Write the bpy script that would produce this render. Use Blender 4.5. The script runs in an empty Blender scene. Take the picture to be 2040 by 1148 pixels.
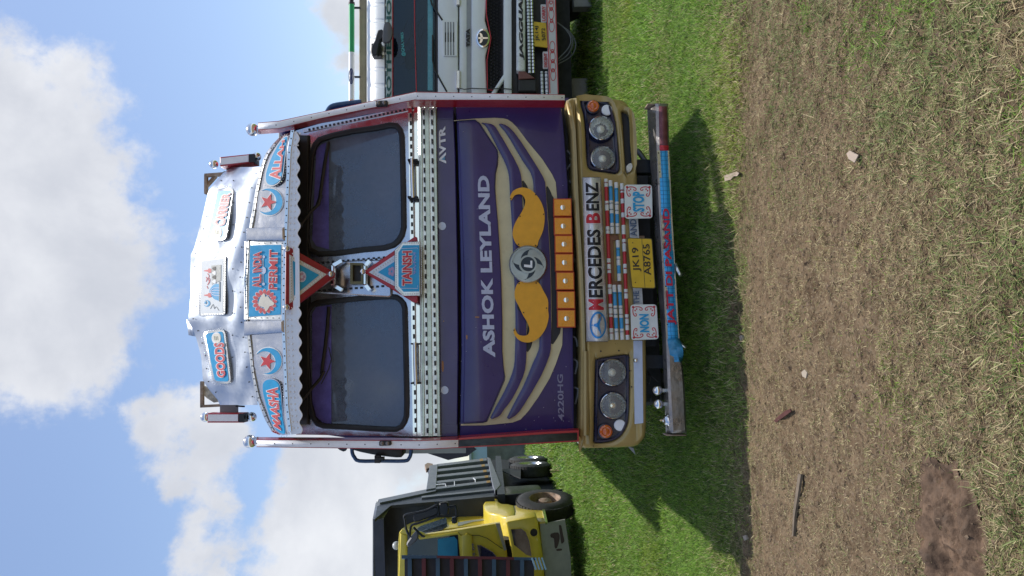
import bpy, math, random
import numpy as np
from mathutils import Vector, Matrix, Quaternion
from mathutils.geometry import tessellate_polygon
random.seed(7); rng = np.random.default_rng(7)
SC = bpy.context.scene
COL = SC.collection
# ------------------------------------------------------------------ camera (phone turned on its side: world up is image left)
CAM_H, FPX, PITCH, ROLL = 1.45, 1500.0, math.radians(1.72), math.radians(1.5)
CAM = Vector((0, 0, CAM_H))
FWD = Vector((0, math.cos(PITCH), -math.sin(PITCH)))
UP0 = Vector((0, math.sin(PITCH), math.cos(PITCH)))
RGT = Vector((1, 0, 0))
xc = -(math.sin(ROLL) * RGT + math.cos(ROLL) * UP0)
yc = math.cos(ROLL) * RGT - math.sin(ROLL) * UP0
camd = bpy.data.cameras.new('camera'); cam = bpy.data.objects.new('camera', camd); COL.objects.link(cam)
camd.sensor_width = 36; camd.lens = 36 * FPX / 2040; camd.clip_start = .05; camd.clip_end = 3000
m3 = Matrix((xc, yc, -FWD)).transposed()
cam.matrix_world = Matrix.Translation(CAM) @ m3.to_4x4()
SC.camera = cam
# ------------------------------------------------------------------ light
SUN = Vector((.25, .2, 1)).normalized()
EL, AZ = math.asin(SUN.z), math.atan2(SUN.x, SUN.y)
SC.view_settings.view_transform = 'Standard'; SC.view_settings.look = 'None'
SC.view_settings.gamma = 1; SC.view_settings.use_curve_mapping = False
SC.view_settings.exposure = 0.42
SUN_E, SKY_S, CLOUD_B = 3.3, .15, 4.7
sd = bpy.data.lights.new('sun', 'SUN'); sd.energy = SUN_E; sd.angle = math.radians(.5); sd.color = (1, .96, .9)
so = bpy.data.objects.new('sun', sd); COL.objects.link(so); so.rotation_euler = SUN.to_track_quat('Z', 'Y').to_euler()

def ray(x, y):
    v1, u1 = 1020 - x, 574 - y
    c, s = math.cos(ROLL), math.sin(ROLL)
    u, v = u1 * c + v1 * s, -u1 * s + v1 * c
    return (RGT * u / FPX + UP0 * v / FPX + FWD)

W = bpy.data.worlds.new('World'); SC.world = W; W.use_nodes = True
nt = W.node_tree; nt.nodes.clear(); N = nt.nodes.new; LK = nt.links.new
out = N('ShaderNodeOutputWorld'); bg = N('ShaderNodeBackground'); LK(bg.outputs[0], out.inputs[0]); bg.inputs[1].default_value = SKY_S
sky = N('ShaderNodeTexSky'); sky.sky_type = 'NISHITA'; sky.sun_disc = False; sky.sun_elevation = EL; sky.sun_rotation = AZ
sky.air_density = 1.0; sky.dust_density = .7; sky.ozone_density = 1.6
tc = N('ShaderNodeTexCoord')
def M(op, a, b=None, c=None):
    n = N('ShaderNodeMath'); n.operation = op
    for i, q in enumerate((a, b, c)):
        if q is None: continue
        if isinstance(q, (int, float)): n.inputs[i].default_value = q
        else: LK(q, n.inputs[i])
    return n.outputs[0]
def noise(scale, detail, rough=.55, dist=0, vec=None, off=(0, 0, 0)):
    mp = N('ShaderNodeMapping'); LK(tc.outputs['Generated'] if vec is None else vec, mp.inputs[0]); mp.inputs[1].default_value = off
    n = N('ShaderNodeTexNoise'); LK(mp.outputs[0], n.inputs['Vector'])
    n.inputs['Scale'].default_value = scale; n.inputs['Detail'].default_value = detail
    n.inputs['Roughness'].default_value = rough; n.inputs['Distortion'].default_value = dist
    return n.outputs['Fac']
blobs = [(40, 180, 110), (100, 260, 120), (150, 330, 120), (60, 420, 190), (200, 430, 110), (140, 560, 170), (60, 680, 150),
         (180, 680, 100), (240, 530, 70), (-120, 480, 260), (-60, 250, 150), (60, 740, 70),
         (355, 800, 44), (380, 850, 62), (375, 920, 66), (365, 990, 62), (410, 1030, 60), (425, 870, 50), (400, 1100, 62), (440, 1140, 50), (350, 1060, 30),
         (610, 960, 70), (660, 890, 80), (575, 1070, 62), (700, 1000, 150), (640, 1140, 110), (800, 900, 150), (760, 1150, 190), (860, 1050, 120),
         (668, 120, 56), (655, 65, 52), (690, 20, 80), (705, 130, 50), (790, 60, 110), (640, 190, 14), (760, -120, 120), (860, 350, 160), (900, 700, 160)]
wn = N('ShaderNodeTexNoise'); LK(tc.outputs['Generated'], wn.inputs['Vector']); wn.inputs['Scale'].default_value = 9; wn.inputs['Detail'].default_value = 7; wn.inputs['Roughness'].default_value = .6
ws_ = N('ShaderNodeVectorMath'); ws_.operation = 'MULTIPLY_ADD'; LK(wn.outputs['Color'], ws_.inputs[0]); ws_.inputs[1].default_value = (.17, .17, .17); ws_.inputs[2].default_value = (-.085, -.085, -.085)
wv = N('ShaderNodeVectorMath'); wv.operation = 'ADD'; LK(tc.outputs['Generated'], wv.inputs[0]); LK(ws_.outputs[0], wv.inputs[1])
f = None
for (x, y, r) in blobs:
    d = ray(x, y).normalized()
    vd = N('ShaderNodeVectorMath'); vd.operation = 'DISTANCE'; LK(wv.outputs[0], vd.inputs[0]); vd.inputs[1].default_value = d; r *= 1.10
    e = M('SUBTRACT', 1.0, M('DIVIDE', vd.outputs['Value'], r / FPX))
    e = M('MULTIPLY', e, min(1.0, .35 + r / 180))
    f = e if f is None else M('SMOOTH_MAX', f, e, .3)
sep = N('ShaderNodeSeparateXYZ'); LK(tc.outputs['Generated'], sep.inputs[0])
# away from the view the same broken cumulus goes on
g = M('SUBTRACT', M('MULTIPLY', noise(1.7, 3, .5, 0, None, (3.1, 1.7, .4)), 3.4), 1.75)
away = M('SUBTRACT', g, M('MULTIPLY', M('MAXIMUM', M('SUBTRACT', sep.outputs['Y'], .62), 0.0), 9.0))
f = M('MAXIMUM', f, away)
n1 = noise(5.5, 12, .6, .3)
n2 = noise(17, 8, .62, .2, None, (1, 2, 3))
fm = M('ADD', M('ADD', f, M('MULTIPLY', M('SUBTRACT', n1, .5), 1.7)), M('MULTIPLY', M('SUBTRACT', n2, .5), .9))
mr = N('ShaderNodeMapRange'); mr.interpolation_type = 'SMOOTHSTEP'; LK(fm, mr.inputs[0]); mr.inputs[1].default_value = -.02; mr.inputs[2].default_value = .48
cm = M('MULTIPLY', mr.outputs[0], .93)
# thickness shades the cloud: thin rims bright, thick bellies grey
sh = N('ShaderNodeMapRange'); sh.interpolation_type = 'SMOOTHSTEP'
LK(M('ADD', M('MULTIPLY', M('SUBTRACT', noise(4.2, 7, .55, .2, None, (.05, .0, -.09)), .5), 2.6), M('MULTIPLY', f, .35)), sh.inputs[0])
sh.inputs[1].default_value = -.35; sh.inputs[2].default_value = .75
cc = N('ShaderNodeMix'); cc.data_type = 'RGBA'; LK(sh.outputs[0], cc.inputs[0])
cc.inputs[6].default_value = (CLOUD_B, CLOUD_B * 1.01, CLOUD_B * 1.04, 1); cc.inputs[7].default_value = (CLOUD_B * .66, CLOUD_B * .685, CLOUD_B * .75, 1)
skm = N('ShaderNodeMix'); skm.data_type = 'RGBA'; skm.blend_type = 'MULTIPLY'; skm.inputs[0].default_value = 1
LK(sky.outputs[0], skm.inputs[6]); skm.inputs[7].default_value = (.95, .90, .88, 1)
hz = N('ShaderNodeMix'); hz.data_type = 'RGBA'; LK(cm, hz.inputs[0]); LK(skm.outputs[2], hz.inputs[6]); LK(cc.outputs[2], hz.inputs[7])
LK(hz.outputs[2], bg.inputs[0])

# ------------------------------------------------------------------ materials
def lin(c):
    return tuple(((v / 255) / 12.92 if v / 255 <= .04045 else ((v / 255 + .055) / 1.055) ** 2.4) for v in c)
MATS = {}
def mat(name, col, rough=.5, metal=0.0, var=.12, vs=6, bump=0.0, bs=40, coat=0.0, dirt=0.0, dcol=(.16, .12, .08), ds=5, rvar=.1, aniso=None, mixrgb=None):
    if name in MATS: return MATS[name]
    m = bpy.data.materials.new(name); m.use_nodes = True; MATS[name] = m
    t = m.node_tree; b = t.nodes['Principled BSDF']; n = t.nodes.new; l = t.links.new
    tcn = n('ShaderNodeTexCoord')
    def nz(sc, det=5, r=.6):
        q = n('ShaderNodeTexNoise'); l(tcn.outputs['Object'], q.inputs['Vector']); q.inputs['Scale'].default_value = sc
        q.inputs['Detail'].default_value = det; q.inputs['Roughness'].default_value = r; return q.outputs['Fac']
    a = nz(vs)
    mx = n('ShaderNodeMix'); mx.data_type = 'RGBA'
    mr_ = n('ShaderNodeMapRange'); l(a, mr_.inputs[0]); mr_.inputs[1].default_value = .3; mr_.inputs[2].default_value = .7
    l(mr_.outputs[0], mx.inputs[0])
    mx.inputs[6].default_value = (*[c * (1 - var) for c in col], 1); mx.inputs[7].default_value = (*[min(1, c * (1 + var)) for c in col], 1)
    o = mx.outputs[2]
    if dirt > 0:
        a2 = nz(ds, 9, .7); r2 = n('ShaderNodeMapRange'); l(a2, r2.inputs[0]); r2.inputs[1].default_value = .62 - .25 * dirt; r2.inputs[2].default_value = .80
        r2.inputs[4].default_value = min(1, dirt * 1.5)
        m2 = n('ShaderNodeMix'); m2.data_type = 'RGBA'; l(r2.outputs[0], m2.inputs[0]); l(o, m2.inputs[6]); m2.inputs[7].default_value = (*dcol, 1)
        o = m2.outputs[2]
    l(o, b.inputs['Base Color'])
    rr = n('ShaderNodeMapRange'); l(nz(vs * 2.3, 6, .65), rr.inputs[0]); rr.inputs[1].default_value = .3; rr.inputs[2].default_value = .75
    rr.inputs[3].default_value = max(.02, rough - rvar); rr.inputs[4].default_value = min(1, rough + rvar)
    l(rr.outputs[0], b.inputs['Roughness'])
    b.inputs['Metallic'].default_value = metal
    b.inputs['Coat Weight'].default_value = coat; b.inputs['Coat Roughness'].default_value = .06
    if bump:
        bp = n('ShaderNodeBump'); bp.inputs['Strength'].default_value = 1; bp.inputs['Distance'].default_value = bump
        l(nz(bs, 4, .5), bp.inputs['Height']); l(bp.outputs[0], b.inputs['Normal'])
        if coat: l(bp.outputs[0], b.inputs['Coat Normal'])
    return m

# ------------------------------------------------------------------ mesh building
class Frame:
    """A thing: an Empty on the ground, with its own axes (x right, y away from the viewer, z up)."""
    def __init__(s, name, label, cat, ox, oy, yaw=0, group=None, oz=0):
        s.o = Vector((ox, oy, oz)); a = math.radians(yaw)
        s.ex, s.ey = Vector((math.cos(a), math.sin(a), 0)), Vector((-math.sin(a), math.cos(a), 0))
        s.C = s.loc(CAM)
        e = bpy.data.objects.new(name, None); COL.objects.link(e); e.location = s.o; e.rotation_euler = (0, 0, a); e.empty_display_size = .2
        e['label'] = label; e['category'] = cat
        if group: e['group'] = group
        s.root = e
    def loc(s, p):
        q = p - s.o; return Vector((q.dot(s.ex), q.dot(s.ey), q.z))
    def dirl(s, x, y):
        r = ray(x, y); return Vector((r.dot(s.ex), r.dot(s.ey), r.z))
    def L(s, x, y, d):
        D = s.dirl(x, y); return s.C + D * ((d - s.C.y) / D.y)
    def S(s, x, y, xs):
        D = s.dirl(x, y); return s.C + D * ((xs - s.C.x) / D.x)

def mk(name, V, F, m, parent, smooth=None, kind=None, label=None, recalc=True):
    me = bpy.data.meshes.new(name); me.from_pydata([tuple(v) for v in V], [], F); me.update()
    if recalc:
        import bmesh
        bm = bmesh.new(); bm.from_mesh(me); bmesh.ops.remove_doubles(bm, verts=bm.verts, dist=1e-5)
        bmesh.ops.recalc_face_normals(bm, faces=bm.faces); bm.to_mesh(me); bm.free()
    if smooth is None or smooth:
        me.shade_smooth(); me.set_sharp_from_angle(angle=math.radians(smooth or 32))
    me.materials.append(m)
    o = bpy.data.objects.new(name, me); COL.objects.link(o)
    if parent is not None: o.parent = parent.root if isinstance(parent, Frame) else parent
    if kind: o['kind'] = kind
    if label: o['label'] = label
    return o

def area2(P): return sum(P[i][0] * P[(i + 1) % len(P)][1] - P[(i + 1) % len(P)][0] * P[i][1] for i in range(len(P))) / 2
def inset(P, b):
    """offset a closed 2-D loop towards its left side by b (inside for a counter-clockwise loop)"""
    n = len(P); R = []
    for i in range(n):
        a, p, c = Vector(P[i - 1]), Vector(P[i]), Vector(P[(i + 1) % n])
        e1, e2 = (p - a), (c - p)
        if e1.length < 1e-9 or e2.length < 1e-9: R.append(tuple(p)); continue
        e1.normalize(); e2.normalize()
        n1, n2 = Vector((-e1.y, e1.x)), Vector((-e2.y, e2.x)); k = n1 + n2
        if k.length < 1e-6: R.append(tuple(p + n1 * b)); continue
        k.normalize(); R.append(tuple(p + k * (b / max(.5, k.dot(n1)))))
    return R
def plate2d(loops, bev, seg):
    """loops: [[(a,b,depth)...]...] first the outline, then holes. -> rings of (a,b,extra) for every loop and the cap triangles"""
    L2 = []
    for k, lp in enumerate(loops):
        A = area2([(p[0], p[1]) for p in lp])
        if (A < 0) != (k > 0): lp = lp[::-1]
        L2.append(lp)
    return L2
def slab(fr, name, pts, d, th, m, parent=None, holes=(), bev=0.0, seg=1, ax='L', kind=None, label=None, smooth=32):
    """a plate cut to an outline, front face on the plane y=d (ax L) or x=d (ax S), th thick, front edge rounded by bev"""
    fn = d if callable(d) else (lambda x, y: d)
    loops = []
    for lp in [pts] + list(holes):
        q = []
        for (x, y) in lp:
            dd = fn(x, y)
            p = fr.L(x, y, dd) if ax == 'L' else fr.S(x, y, dd)
            q.append((p.x, p.z, dd) if ax == 'L' else (p.y, p.z, dd))
        loops.append(q)
    loops = plate2d(loops, bev, seg)
    V, F = [], []
    def put(a, b, dd, e):
        V.append((a, dd + e, b) if ax == 'L' else (dd - e, a, b)); return len(V) - 1
    caps = []; backs = []
    for lp in loops:
        P = [(p[0], p[1]) for p in lp]; D = [p[2] for p in lp]; rings = []
        steps = [(bev * (1 - math.sin(t)), bev * (1 - math.cos(t))) for t in [math.pi / 2 * k / seg for k in range(seg + 1)]] if bev > 0 else [(0, 0)]
        for (o_, e_) in steps:
            Q = inset(P, o_) if o_ > 0 else P
            rings.append([put(q[0], q[1], D[i], e_) for i, q in enumerate(Q)])
        rings.append([put(p[0], p[1], D[i], th) for i, p in enumerate(P)])
        n = len(P)
        for r0, r1 in zip(rings[:-1], rings[1:]):
            for i in range(n):
                j = (i + 1) % n; F.append((r0[i], r0[j], r1[j], r1[i]))
        caps.append(rings[0]); backs.append(rings[-1])
    idx = [i for r in caps for i in r]; ia, ib = (0, 2) if ax == 'L' else (1, 2)
    tess = tessellate_polygon([[Vector((V[i][ia], V[i][ib], 0)) for i in r] for r in caps])
    F += [tuple(idx[k] for k in t) for t in tess]
    bdx = [i for r in backs for i in r]
    F += [tuple(bdx[k] for k in t)[::-1] for t in tess]
    return mk(name, V, F, m, parent if parent is not None else fr, smooth, kind, label)
def grid(fr, name, rows, m, parent=None, local=False, close=False, th=0, **kw):
    """a sheet through rows of (x,y,depth) picture points or local points"""
    V, F = [], []
    n = len(rows[0])
    for r in rows:
        for p in r: V.append(Vector(p) if local else fr.L(*p))
    for i in range(len(rows) - 1):
        for j in range(n - 1 + (1 if close else 0)):
            k = (j + 1) % n
            F.append((i * n + j, i * n + k, (i + 1) * n + k, (i + 1) * n + j))
    o = mk(name, V, F, m, parent if parent is not None else fr, **kw)
    if th:
        s = o.modifiers.new('thickness', 'SOLIDIFY'); s.thickness = th; s.offset = 0
    return o
def sweep(V, F, pts, rad, n=8, caps=True):
    base0 = len(V); up = None; P = [Vector(p) for p in pts]
    for i, p in enumerate(P):
        t = (P[min(i + 1, len(P) - 1)] - P[max(i - 1, 0)]).normalized()
        if up is None: up = Vector((0, 0, 1)) if abs(t.z) < .9 else Vector((1, 0, 0))
        a = t.cross(up).normalized(); b = a.cross(t).normalized(); up = b
        r = rad[i] if isinstance(rad, (list, tuple)) else rad
        for k in range(n):
            q = 2 * math.pi * k / n; V.append(p + (a * math.cos(q) + b * math.sin(q)) * r)
    for i in range(len(P) - 1):
        for k in range(n):
            F.append((base0 + i * n + k, base0 + i * n + (k + 1) % n, base0 + (i + 1) * n + (k + 1) % n, base0 + (i + 1) * n + k))
    if caps:
        F.append(tuple(base0 + k for k in range(n))[::-1]); F.append(tuple(base0 + (len(P) - 1) * n + k for k in range(n)))
def tube(name, pts, rad, m, parent, n=8, **kw):
    V, F = [], []; sweep(V, F, pts, rad, n); return mk(name, V, F, m, parent, smooth=50, **kw)
def tubes(name, lst, rad, m, parent, n=6, **kw):
    V, F = [], []
    for p in lst: sweep(V, F, p, rad, n)
    return mk(name, V, F, m, parent, smooth=50, recalc=False, **kw)
def lathe(name, c, axis, prof, m, parent, n=24, caps=True, **kw):
    """profile [(radius, height along axis)] turned round axis at c"""
    c, axis = Vector(c), Vector(axis).normalized()
    a = axis.cross(Vector((0, 0, 1)) if abs(axis.z) < .9 else Vector((1, 0, 0))).normalized(); b = a.cross(axis)
    V, F = [], []
    for (r, h) in prof:
        for k in range(n):
            q = 2 * math.pi * k / n; V.append(c + axis * h + (a * math.cos(q) + b * math.sin(q)) * max(r, 1e-4))
    for i in range(len(prof) - 1):
        for k in range(n): F.append((i * n + k, i * n + (k + 1) % n, (i + 1) * n + (k + 1) % n, (i + 1) * n + k))
    if caps and prof[0][0] > 1e-3: F.append(tuple(range(n))[::-1])
    if caps and prof[-1][0] > 1e-3: F.append(tuple((len(prof) - 1) * n + k for k in range(n)))
    return mk(name, V, F, m, parent, smooth=38, **kw)
def ball(name, c, r, m, parent, **kw):
    return lathe(name, c, (0, 0, 1), [(r * math.sin(math.pi * k / 12), -r * math.cos(math.pi * k / 12)) for k in range(13)], m, parent, 20, **kw)
def boxv(V, F, a, b):
    x0, y0, z0 = a; x1, y1, z1 = b; o = len(V)
    V += [(x0, y0, z0), (x1, y0, z0), (x1, y1, z0), (x0, y1, z0), (x0, y0, z1), (x1, y0, z1), (x1, y1, z1), (x0, y1, z1)]
    F += [tuple(o + i for i in f) for f in ((0, 3, 2, 1), (4, 5, 6, 7), (0, 1, 5, 4), (1, 2, 6, 5), (2, 3, 7, 6), (3, 0, 4, 7))]
def box(name, a, b, m, parent, bev=0, **kw):
    V, F = [], []; boxv(V, F, a, b); o = mk(name, V, F, m, parent, **kw)
    if bev:
        q = o.modifiers.new('bevel', 'BEVEL'); q.width = bev; q.segments = 2
    return o
def circ(x, y, rx, ry=None, n=20, a0=0):
    ry = rx if ry is None else ry
    return [(x + rx * math.cos(a0 + 2 * math.pi * k / n), y + ry * math.sin(a0 + 2 * math.pi * k / n)) for k in range(n)]
def smooth_loop(P, k=4):
    R = []; n = len(P)
    for i in range(n):
        p0, p1, p2, p3 = (Vector(P[(i + j - 1) % n]) for j in range(4))
        for s in range(k):
            t = s / k
            R.append(tuple(.5 * ((2 * p1) + (p2 - p0) * t + (2 * p0 - 5 * p1 + 4 * p2 - p3) * t * t + (3 * p1 - p0 - 3 * p2 + p3) * t ** 3)))
    return R
def smooth_line(P, k=4):
    R = []; n = len(P)
    for i in range(n - 1):
        p0, p1, p2, p3 = (Vector(P[min(max(i + j - 1, 0), n - 1)]) for j in range(4))
        for s in range(k):
            t = s / k
            R.append(tuple(.5 * ((2 * p1) + (p2 - p0) * t + (2 * p0 - 5 * p1 + 4 * p2 - p3) * t * t + (3 * p1 - p0 - 3 * p2 + p3) * t ** 3)))
    R.append(tuple(P[-1])); return R
def rrect(quad, r, n=4):
    """rounded quad in picture points, r in pixels"""
    R = []; c = [Vector(q) for q in quad]
    for i in range(4):
        p, a, b = c[i], (c[i - 1] - c[i]).normalized(), (c[(i + 1) % 4] - c[i]).normalized()
        p0, p2 = p + a * r, p + b * r
        for k in range(n + 1):
            t = k / n; R.append(tuple(p0 * (1 - t) ** 2 + p * 2 * t * (1 - t) + p2 * t * t))
    return R
def text_mesh(s, off=0.0, shear=0.0, spacing=1.0):
    cu = bpy.data.curves.new('t', 'FONT'); cu.body = s; cu.offset = off; cu.shear = shear; cu.extrude = .05; cu.resolution_u = 3; cu.space_character = spacing
    ob = bpy.data.objects.new('t', cu); COL.objects.link(ob)
    dg = bpy.context.evaluated_depsgraph_get(); me = bpy.data.meshes.new_from_object(ob.evaluated_get(dg))
    V = [v.co.copy() for v in me.vertices]; F = [tuple(p.vertices) for p in me.polygons]
    bpy.data.objects.remove(ob); bpy.data.curves.remove(cu); bpy.data.meshes.remove(me)
    return V, F
TEXTBOX = {}
def planar(fn, quad):
    """the flat plane lying just in front of a curved sheet over a quad"""
    A, B = [], []
    for i in range(9):
        for j in range(9):
            a, b = i / 8, j / 8; p = [quad[0][k] * (1 - a) * (1 - b) + quad[1][k] * a * (1 - b) + quad[2][k] * a * b + quad[3][k] * (1 - a) * b for k in (0, 1)]
            A.append((p[0], p[1], 1)); B.append(fn(*p))
    A, B = np.array(A), np.array(B); c, *_ = np.linalg.lstsq(A, B, rcond=None); off = float((A @ c - B).max())
    return lambda x, y, e=0: float(c[0] * x + c[1] * y + c[2] - off) - e
def text(fr, s, quad, d, m, parent=None, off=0.0, th=.004, shear=0.0, cut=0, name='lettering', outline=None, spacing=1.0, arch=None, ax='L', label=None):
    """raised letters filling a quad of picture points BL, BR, TR, TL on the plane d"""
    fn = d if callable(d) else (lambda x, y: d)
    def build(off_, th_, mm, box_, nm, par):
        V, F = text_mesh(s, off_, shear, spacing)
        if cut:
            import bmesh
            me = bpy.data.meshes.new('t'); me.from_pydata([tuple(v) for v in V], [], F); bm = bmesh.new(); bm.from_mesh(me)
            lo_, hi_ = min(v.y for v in V), max(v.y for v in V)
            for k in range(1, cut): bmesh.ops.bisect_plane(bm, geom=bm.verts[:] + bm.edges[:] + bm.faces[:], plane_co=(0, lo_ + (hi_ - lo_) * k / cut, 0), plane_no=(0, 1, 0))
            bm.to_mesh(me); bm.free(); V = [v.co.copy() for v in me.vertices]; F = [tuple(p.vertices) for p in me.polygons]; bpy.data.meshes.remove(me)
        x0, x1 = min(v.x for v in V), max(v.x for v in V); y0, y1 = min(v.y for v in V), max(v.y for v in V)
        if box_: x0, x1, y0, y1 = box_
        R = []
        for v in V:
            a, b = (v.x - x0) / (x1 - x0), (v.y - y0) / (y1 - y0)
            if arch: b = b + arch(a) * 1.0
            px = [quad[0][i] * (1 - a) * (1 - b) + quad[1][i] * a * (1 - b) + quad[2][i] * a * b + quad[3][i] * (1 - a) * b for i in (0, 1)]
            dd = fn(*px); e = th_ * (v.z + .05) / .1
            R.append(fr.L(px[0], px[1], dd - e) if ax == 'L' else fr.S(px[0], px[1], dd + e))
        return mk(nm, R, F, mm, par, smooth=30, recalc=False, label=label), (x0, x1, y0, y1)
    par = parent if parent is not None else fr
    o, bx = build(off, th, m, None, name, par)
    if outline: build(off + outline[1], th * .5, outline[0], bx, 'letter_outline', par)
    return o
def dots(fr, name, pts, d, r, m, parent=None, ax='L'):
    fn = d if callable(d) else (lambda x, y: d)
    V, F = [], []
    for (x, y) in pts:
        dd = fn(x, y); c = fr.L(x, y, dd) if ax == 'L' else fr.S(x, y, dd); o = len(V)
        for (rr, e) in ((r, 0), (r * .7, r * .45)):
            for k in range(6):
                q = math.pi / 3 * k; V.append(c + Vector((math.cos(q) * rr, -e, math.sin(q) * rr)))
        V.append(c + Vector((0, -r * .6, 0)))
        for k in range(6):
            j = (k + 1) % 6; F += [(o + k, o + j, o + 6 + j, o + 6 + k), (o + 6 + k, o + 6 + j, o + 12)]
    return mk(name, V, F, m, parent if parent is not None else fr, smooth=60, kind='stuff', recalc=False)
def along(P, step, closed=False):
    P = [Vector(p) for p in P] + ([Vector(P[0])] if closed else []); R = []; acc = 0
    for a, b in zip(P[:-1], P[1:]):
        L_ = (b - a).length; t = acc
        while t < L_: R.append(tuple(a + (b - a) * (t / L_))); t += step
        acc = t - L_
    return R
def ribbon(P, w):
    """closed outline of a line of width w (px)"""
    P = [Vector(p) for p in P]; A, B = [], []
    for i, p in enumerate(P):
        t = (P[min(i + 1, len(P) - 1)] - P[max(i - 1, 0)]).normalized(); n_ = Vector((-t.y, t.x))
        ww = w[i] if isinstance(w, (list, tuple)) else w
        A.append(tuple(p + n_ * ww / 2)); B.append(tuple(p - n_ * ww / 2))
    return A + B[::-1]
def dashes(fr, name, a, b, w, n, d, m, parent, fill=.5):
    """black dashes along a line, joined (each a few pixels)"""
    fn = d if callable(d) else (lambda x, y: d)
    a, b = Vector(a), Vector(b); t = (b - a).normalized(); nn = Vector((-t.y, t.x)) * w / 2; V, F = [], []
    for k in range(n):
        p, q = a + (b - a) * ((k + .25) / n), a + (b - a) * ((k + .25 + fill) / n)
        o = len(V)
        for e in (.003, -.002):
            for c in (p + nn, q + nn, q - nn, p - nn): V.append(fr.L(c.x, c.y, fn(*c) + e))
        F += [(o, o + 1, o + 2, o + 3), (o + 4, o + 7, o + 6, o + 5)] + [(o + i, o + (i + 1) % 4, o + 4 + (i + 1) % 4, o + 4 + i) for i in range(4)]
    return mk(name, V, F, m, parent, kind='stuff', recalc=False)
def crop(ox, oy, s): return lambda *P: [(ox + a / s, oy + b / s) for (a, b) in P]
cA, cB, cC, cD, cE, cG = crop(720, 870, 4.08), crop(680, 0, 3.923), crop(370, 600, 3.828), crop(370, 380, 4.416), crop(370, 180, 4.415), crop(560, 440, 5.741)
cH, cI, cJ, cK, cL = crop(570, 180, 3.588), crop(570, 580, 3.279), crop(880, 180, 4.1), crop(880, 360, 3.827), crop(880, 620, 3.959)
cM, cN, cO = crop(1120, 180, 3.828), crop(1120, 420, 4.1), crop(1120, 640, 4.1)
cP, cQ, cR, cS = crop(780, 980, 8.2), crop(980, 980, 8.2), crop(840, 890, 6.375), crop(1010, 0, 6.04)
def interp(tab, v):
    xs = [t[0] for t in tab]; return float(np.interp(v, xs, [t[1] for t in tab]))
# ------------------------------------------------------------------ ground
def vnoise(x, y, seed=0):
    xi, yi = np.floor(x).astype(np.int64), np.floor(y).astype(np.int64); fx, fy = x - xi, y - yi
    fx, fy = fx * fx * (3 - 2 * fx), fy * fy * (3 - 2 * fy)
    def h(a, b):
        n = (a * 374761393 + b * 668265263 + seed * 974711) & 0xffffffff
        n = ((n ^ (n >> 13)) * 1274126177) & 0xffffffff
        return ((n ^ (n >> 16)) & 0xffff) / 65535.0
    return (h(xi, yi) * (1 - fx) + h(xi + 1, yi) * fx) * (1 - fy) + (h(xi, yi + 1) * (1 - fx) + h(xi + 1, yi + 1) * fx) * fy
def fbm(x, y, seed=0, oct=4):
    s = 0; a = .5; t = 0
    for k in range(oct): s = s + a * vnoise(x * 2 ** k, y * 2 ** k, seed + k); t += a; a *= .5
    return s / t
def mudpatch(x, y):   # the bare wet mud at the lower left of the upright picture
    e = ((x + .86) / .27) ** 2 + ((y - 2.38) / .15) ** 2
    return np.clip(1.3 - e - 1.5 * (fbm(x * 10, y * 10, 5) - .5), 0, 1)
def hgt(x, y):
    r = np.hypot(x, y)
    h = (fbm(x * 3, y * 3, 1) - .5) * .030 + (fbm(x * 21, y * 21, 2, 4) - .5) * .040
    h = h * np.clip(1.4 - r / 25, .15, 1)
    dirt = np.clip((4.75 - y) / .3, 0, 1)
    h += dirt * (np.abs(fbm(x * 7, y * 7, 9, 4) - .5)) * -.05
    m = mudpatch(x, y); h += m * ((fbm(x * 11, y * 16, 11, 5) - .5) * .09 - np.abs(fbm(x * 6, y * 9, 13, 5) - .5) * .12 - .006)
    return h
gx = np.concatenate([-np.geomspace(900, 3.2, 60)[:-1], np.linspace(-3.2, 3.2, 330), np.geomspace(3.2, 900, 60)[1:]])
gy = np.concatenate([-np.geomspace(900, 1.2, 40)[:-1], np.linspace(-1.2, 1.2, 30)[:-1], np.linspace(1.2, 6.5, 330), np.geomspace(6.5, 1500, 90)[1:]])
X, Y = np.meshgrid(gx, gy); Z = hgt(X, Y)
me = bpy.data.meshes.new('ground'); nv = X.size; w_ = len(gx); h_ = len(gy)
me.vertices.add(nv); me.vertices.foreach_set('co', np.stack([X, Y, Z], -1).reshape(-1))
ii = (np.arange(h_ - 1)[:, None] * w_ + np.arange(w_ - 1)[None]).reshape(-1)
Fq = np.stack([ii, ii + 1, ii + 1 + w_, ii + w_], -1).reshape(-1)
me.loops.add(len(Fq)); me.loops.foreach_set('vertex_index', Fq); me.polygons.add(len(Fq) // 4)
me.polygons.foreach_set('loop_start', np.arange(0, len(Fq), 4)); me.polygons.foreach_set('loop_total', np.full(len(Fq) // 4, 4))
me.update(); me.validate(); me.shade_smooth()
ground = bpy.data.objects.new('ground', me); COL.objects.link(ground); ground['kind'] = 'structure'
gm = bpy.data.materials.new('soil'); gm.use_nodes = True; t = gm.node_tree; b = t.nodes['Principled BSDF']; n = t.nodes.new; l = t.links.new
geo = n('ShaderNodeNewGeometry')
def gn(sc, det=6, r=.6):
    q = n('ShaderNodeTexNoise'); l(geo.outputs['Position'], q.inputs['Vector']); q.inputs['Scale'].default_value = sc; q.inputs['Detail'].default_value = det; q.inputs['Roughness'].default_value = r; return q.outputs['Fac']
def gmath(op, a, b_=None):
    q = n('ShaderNodeMath'); q.operation = op
    for i, v in enumerate((a, b_)):
        if v is None: continue
        if isinstance(v, (int, float)): q.inputs[i].default_value = v
        else: l(v, q.inputs[i])
    return q.outputs[0]
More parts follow.
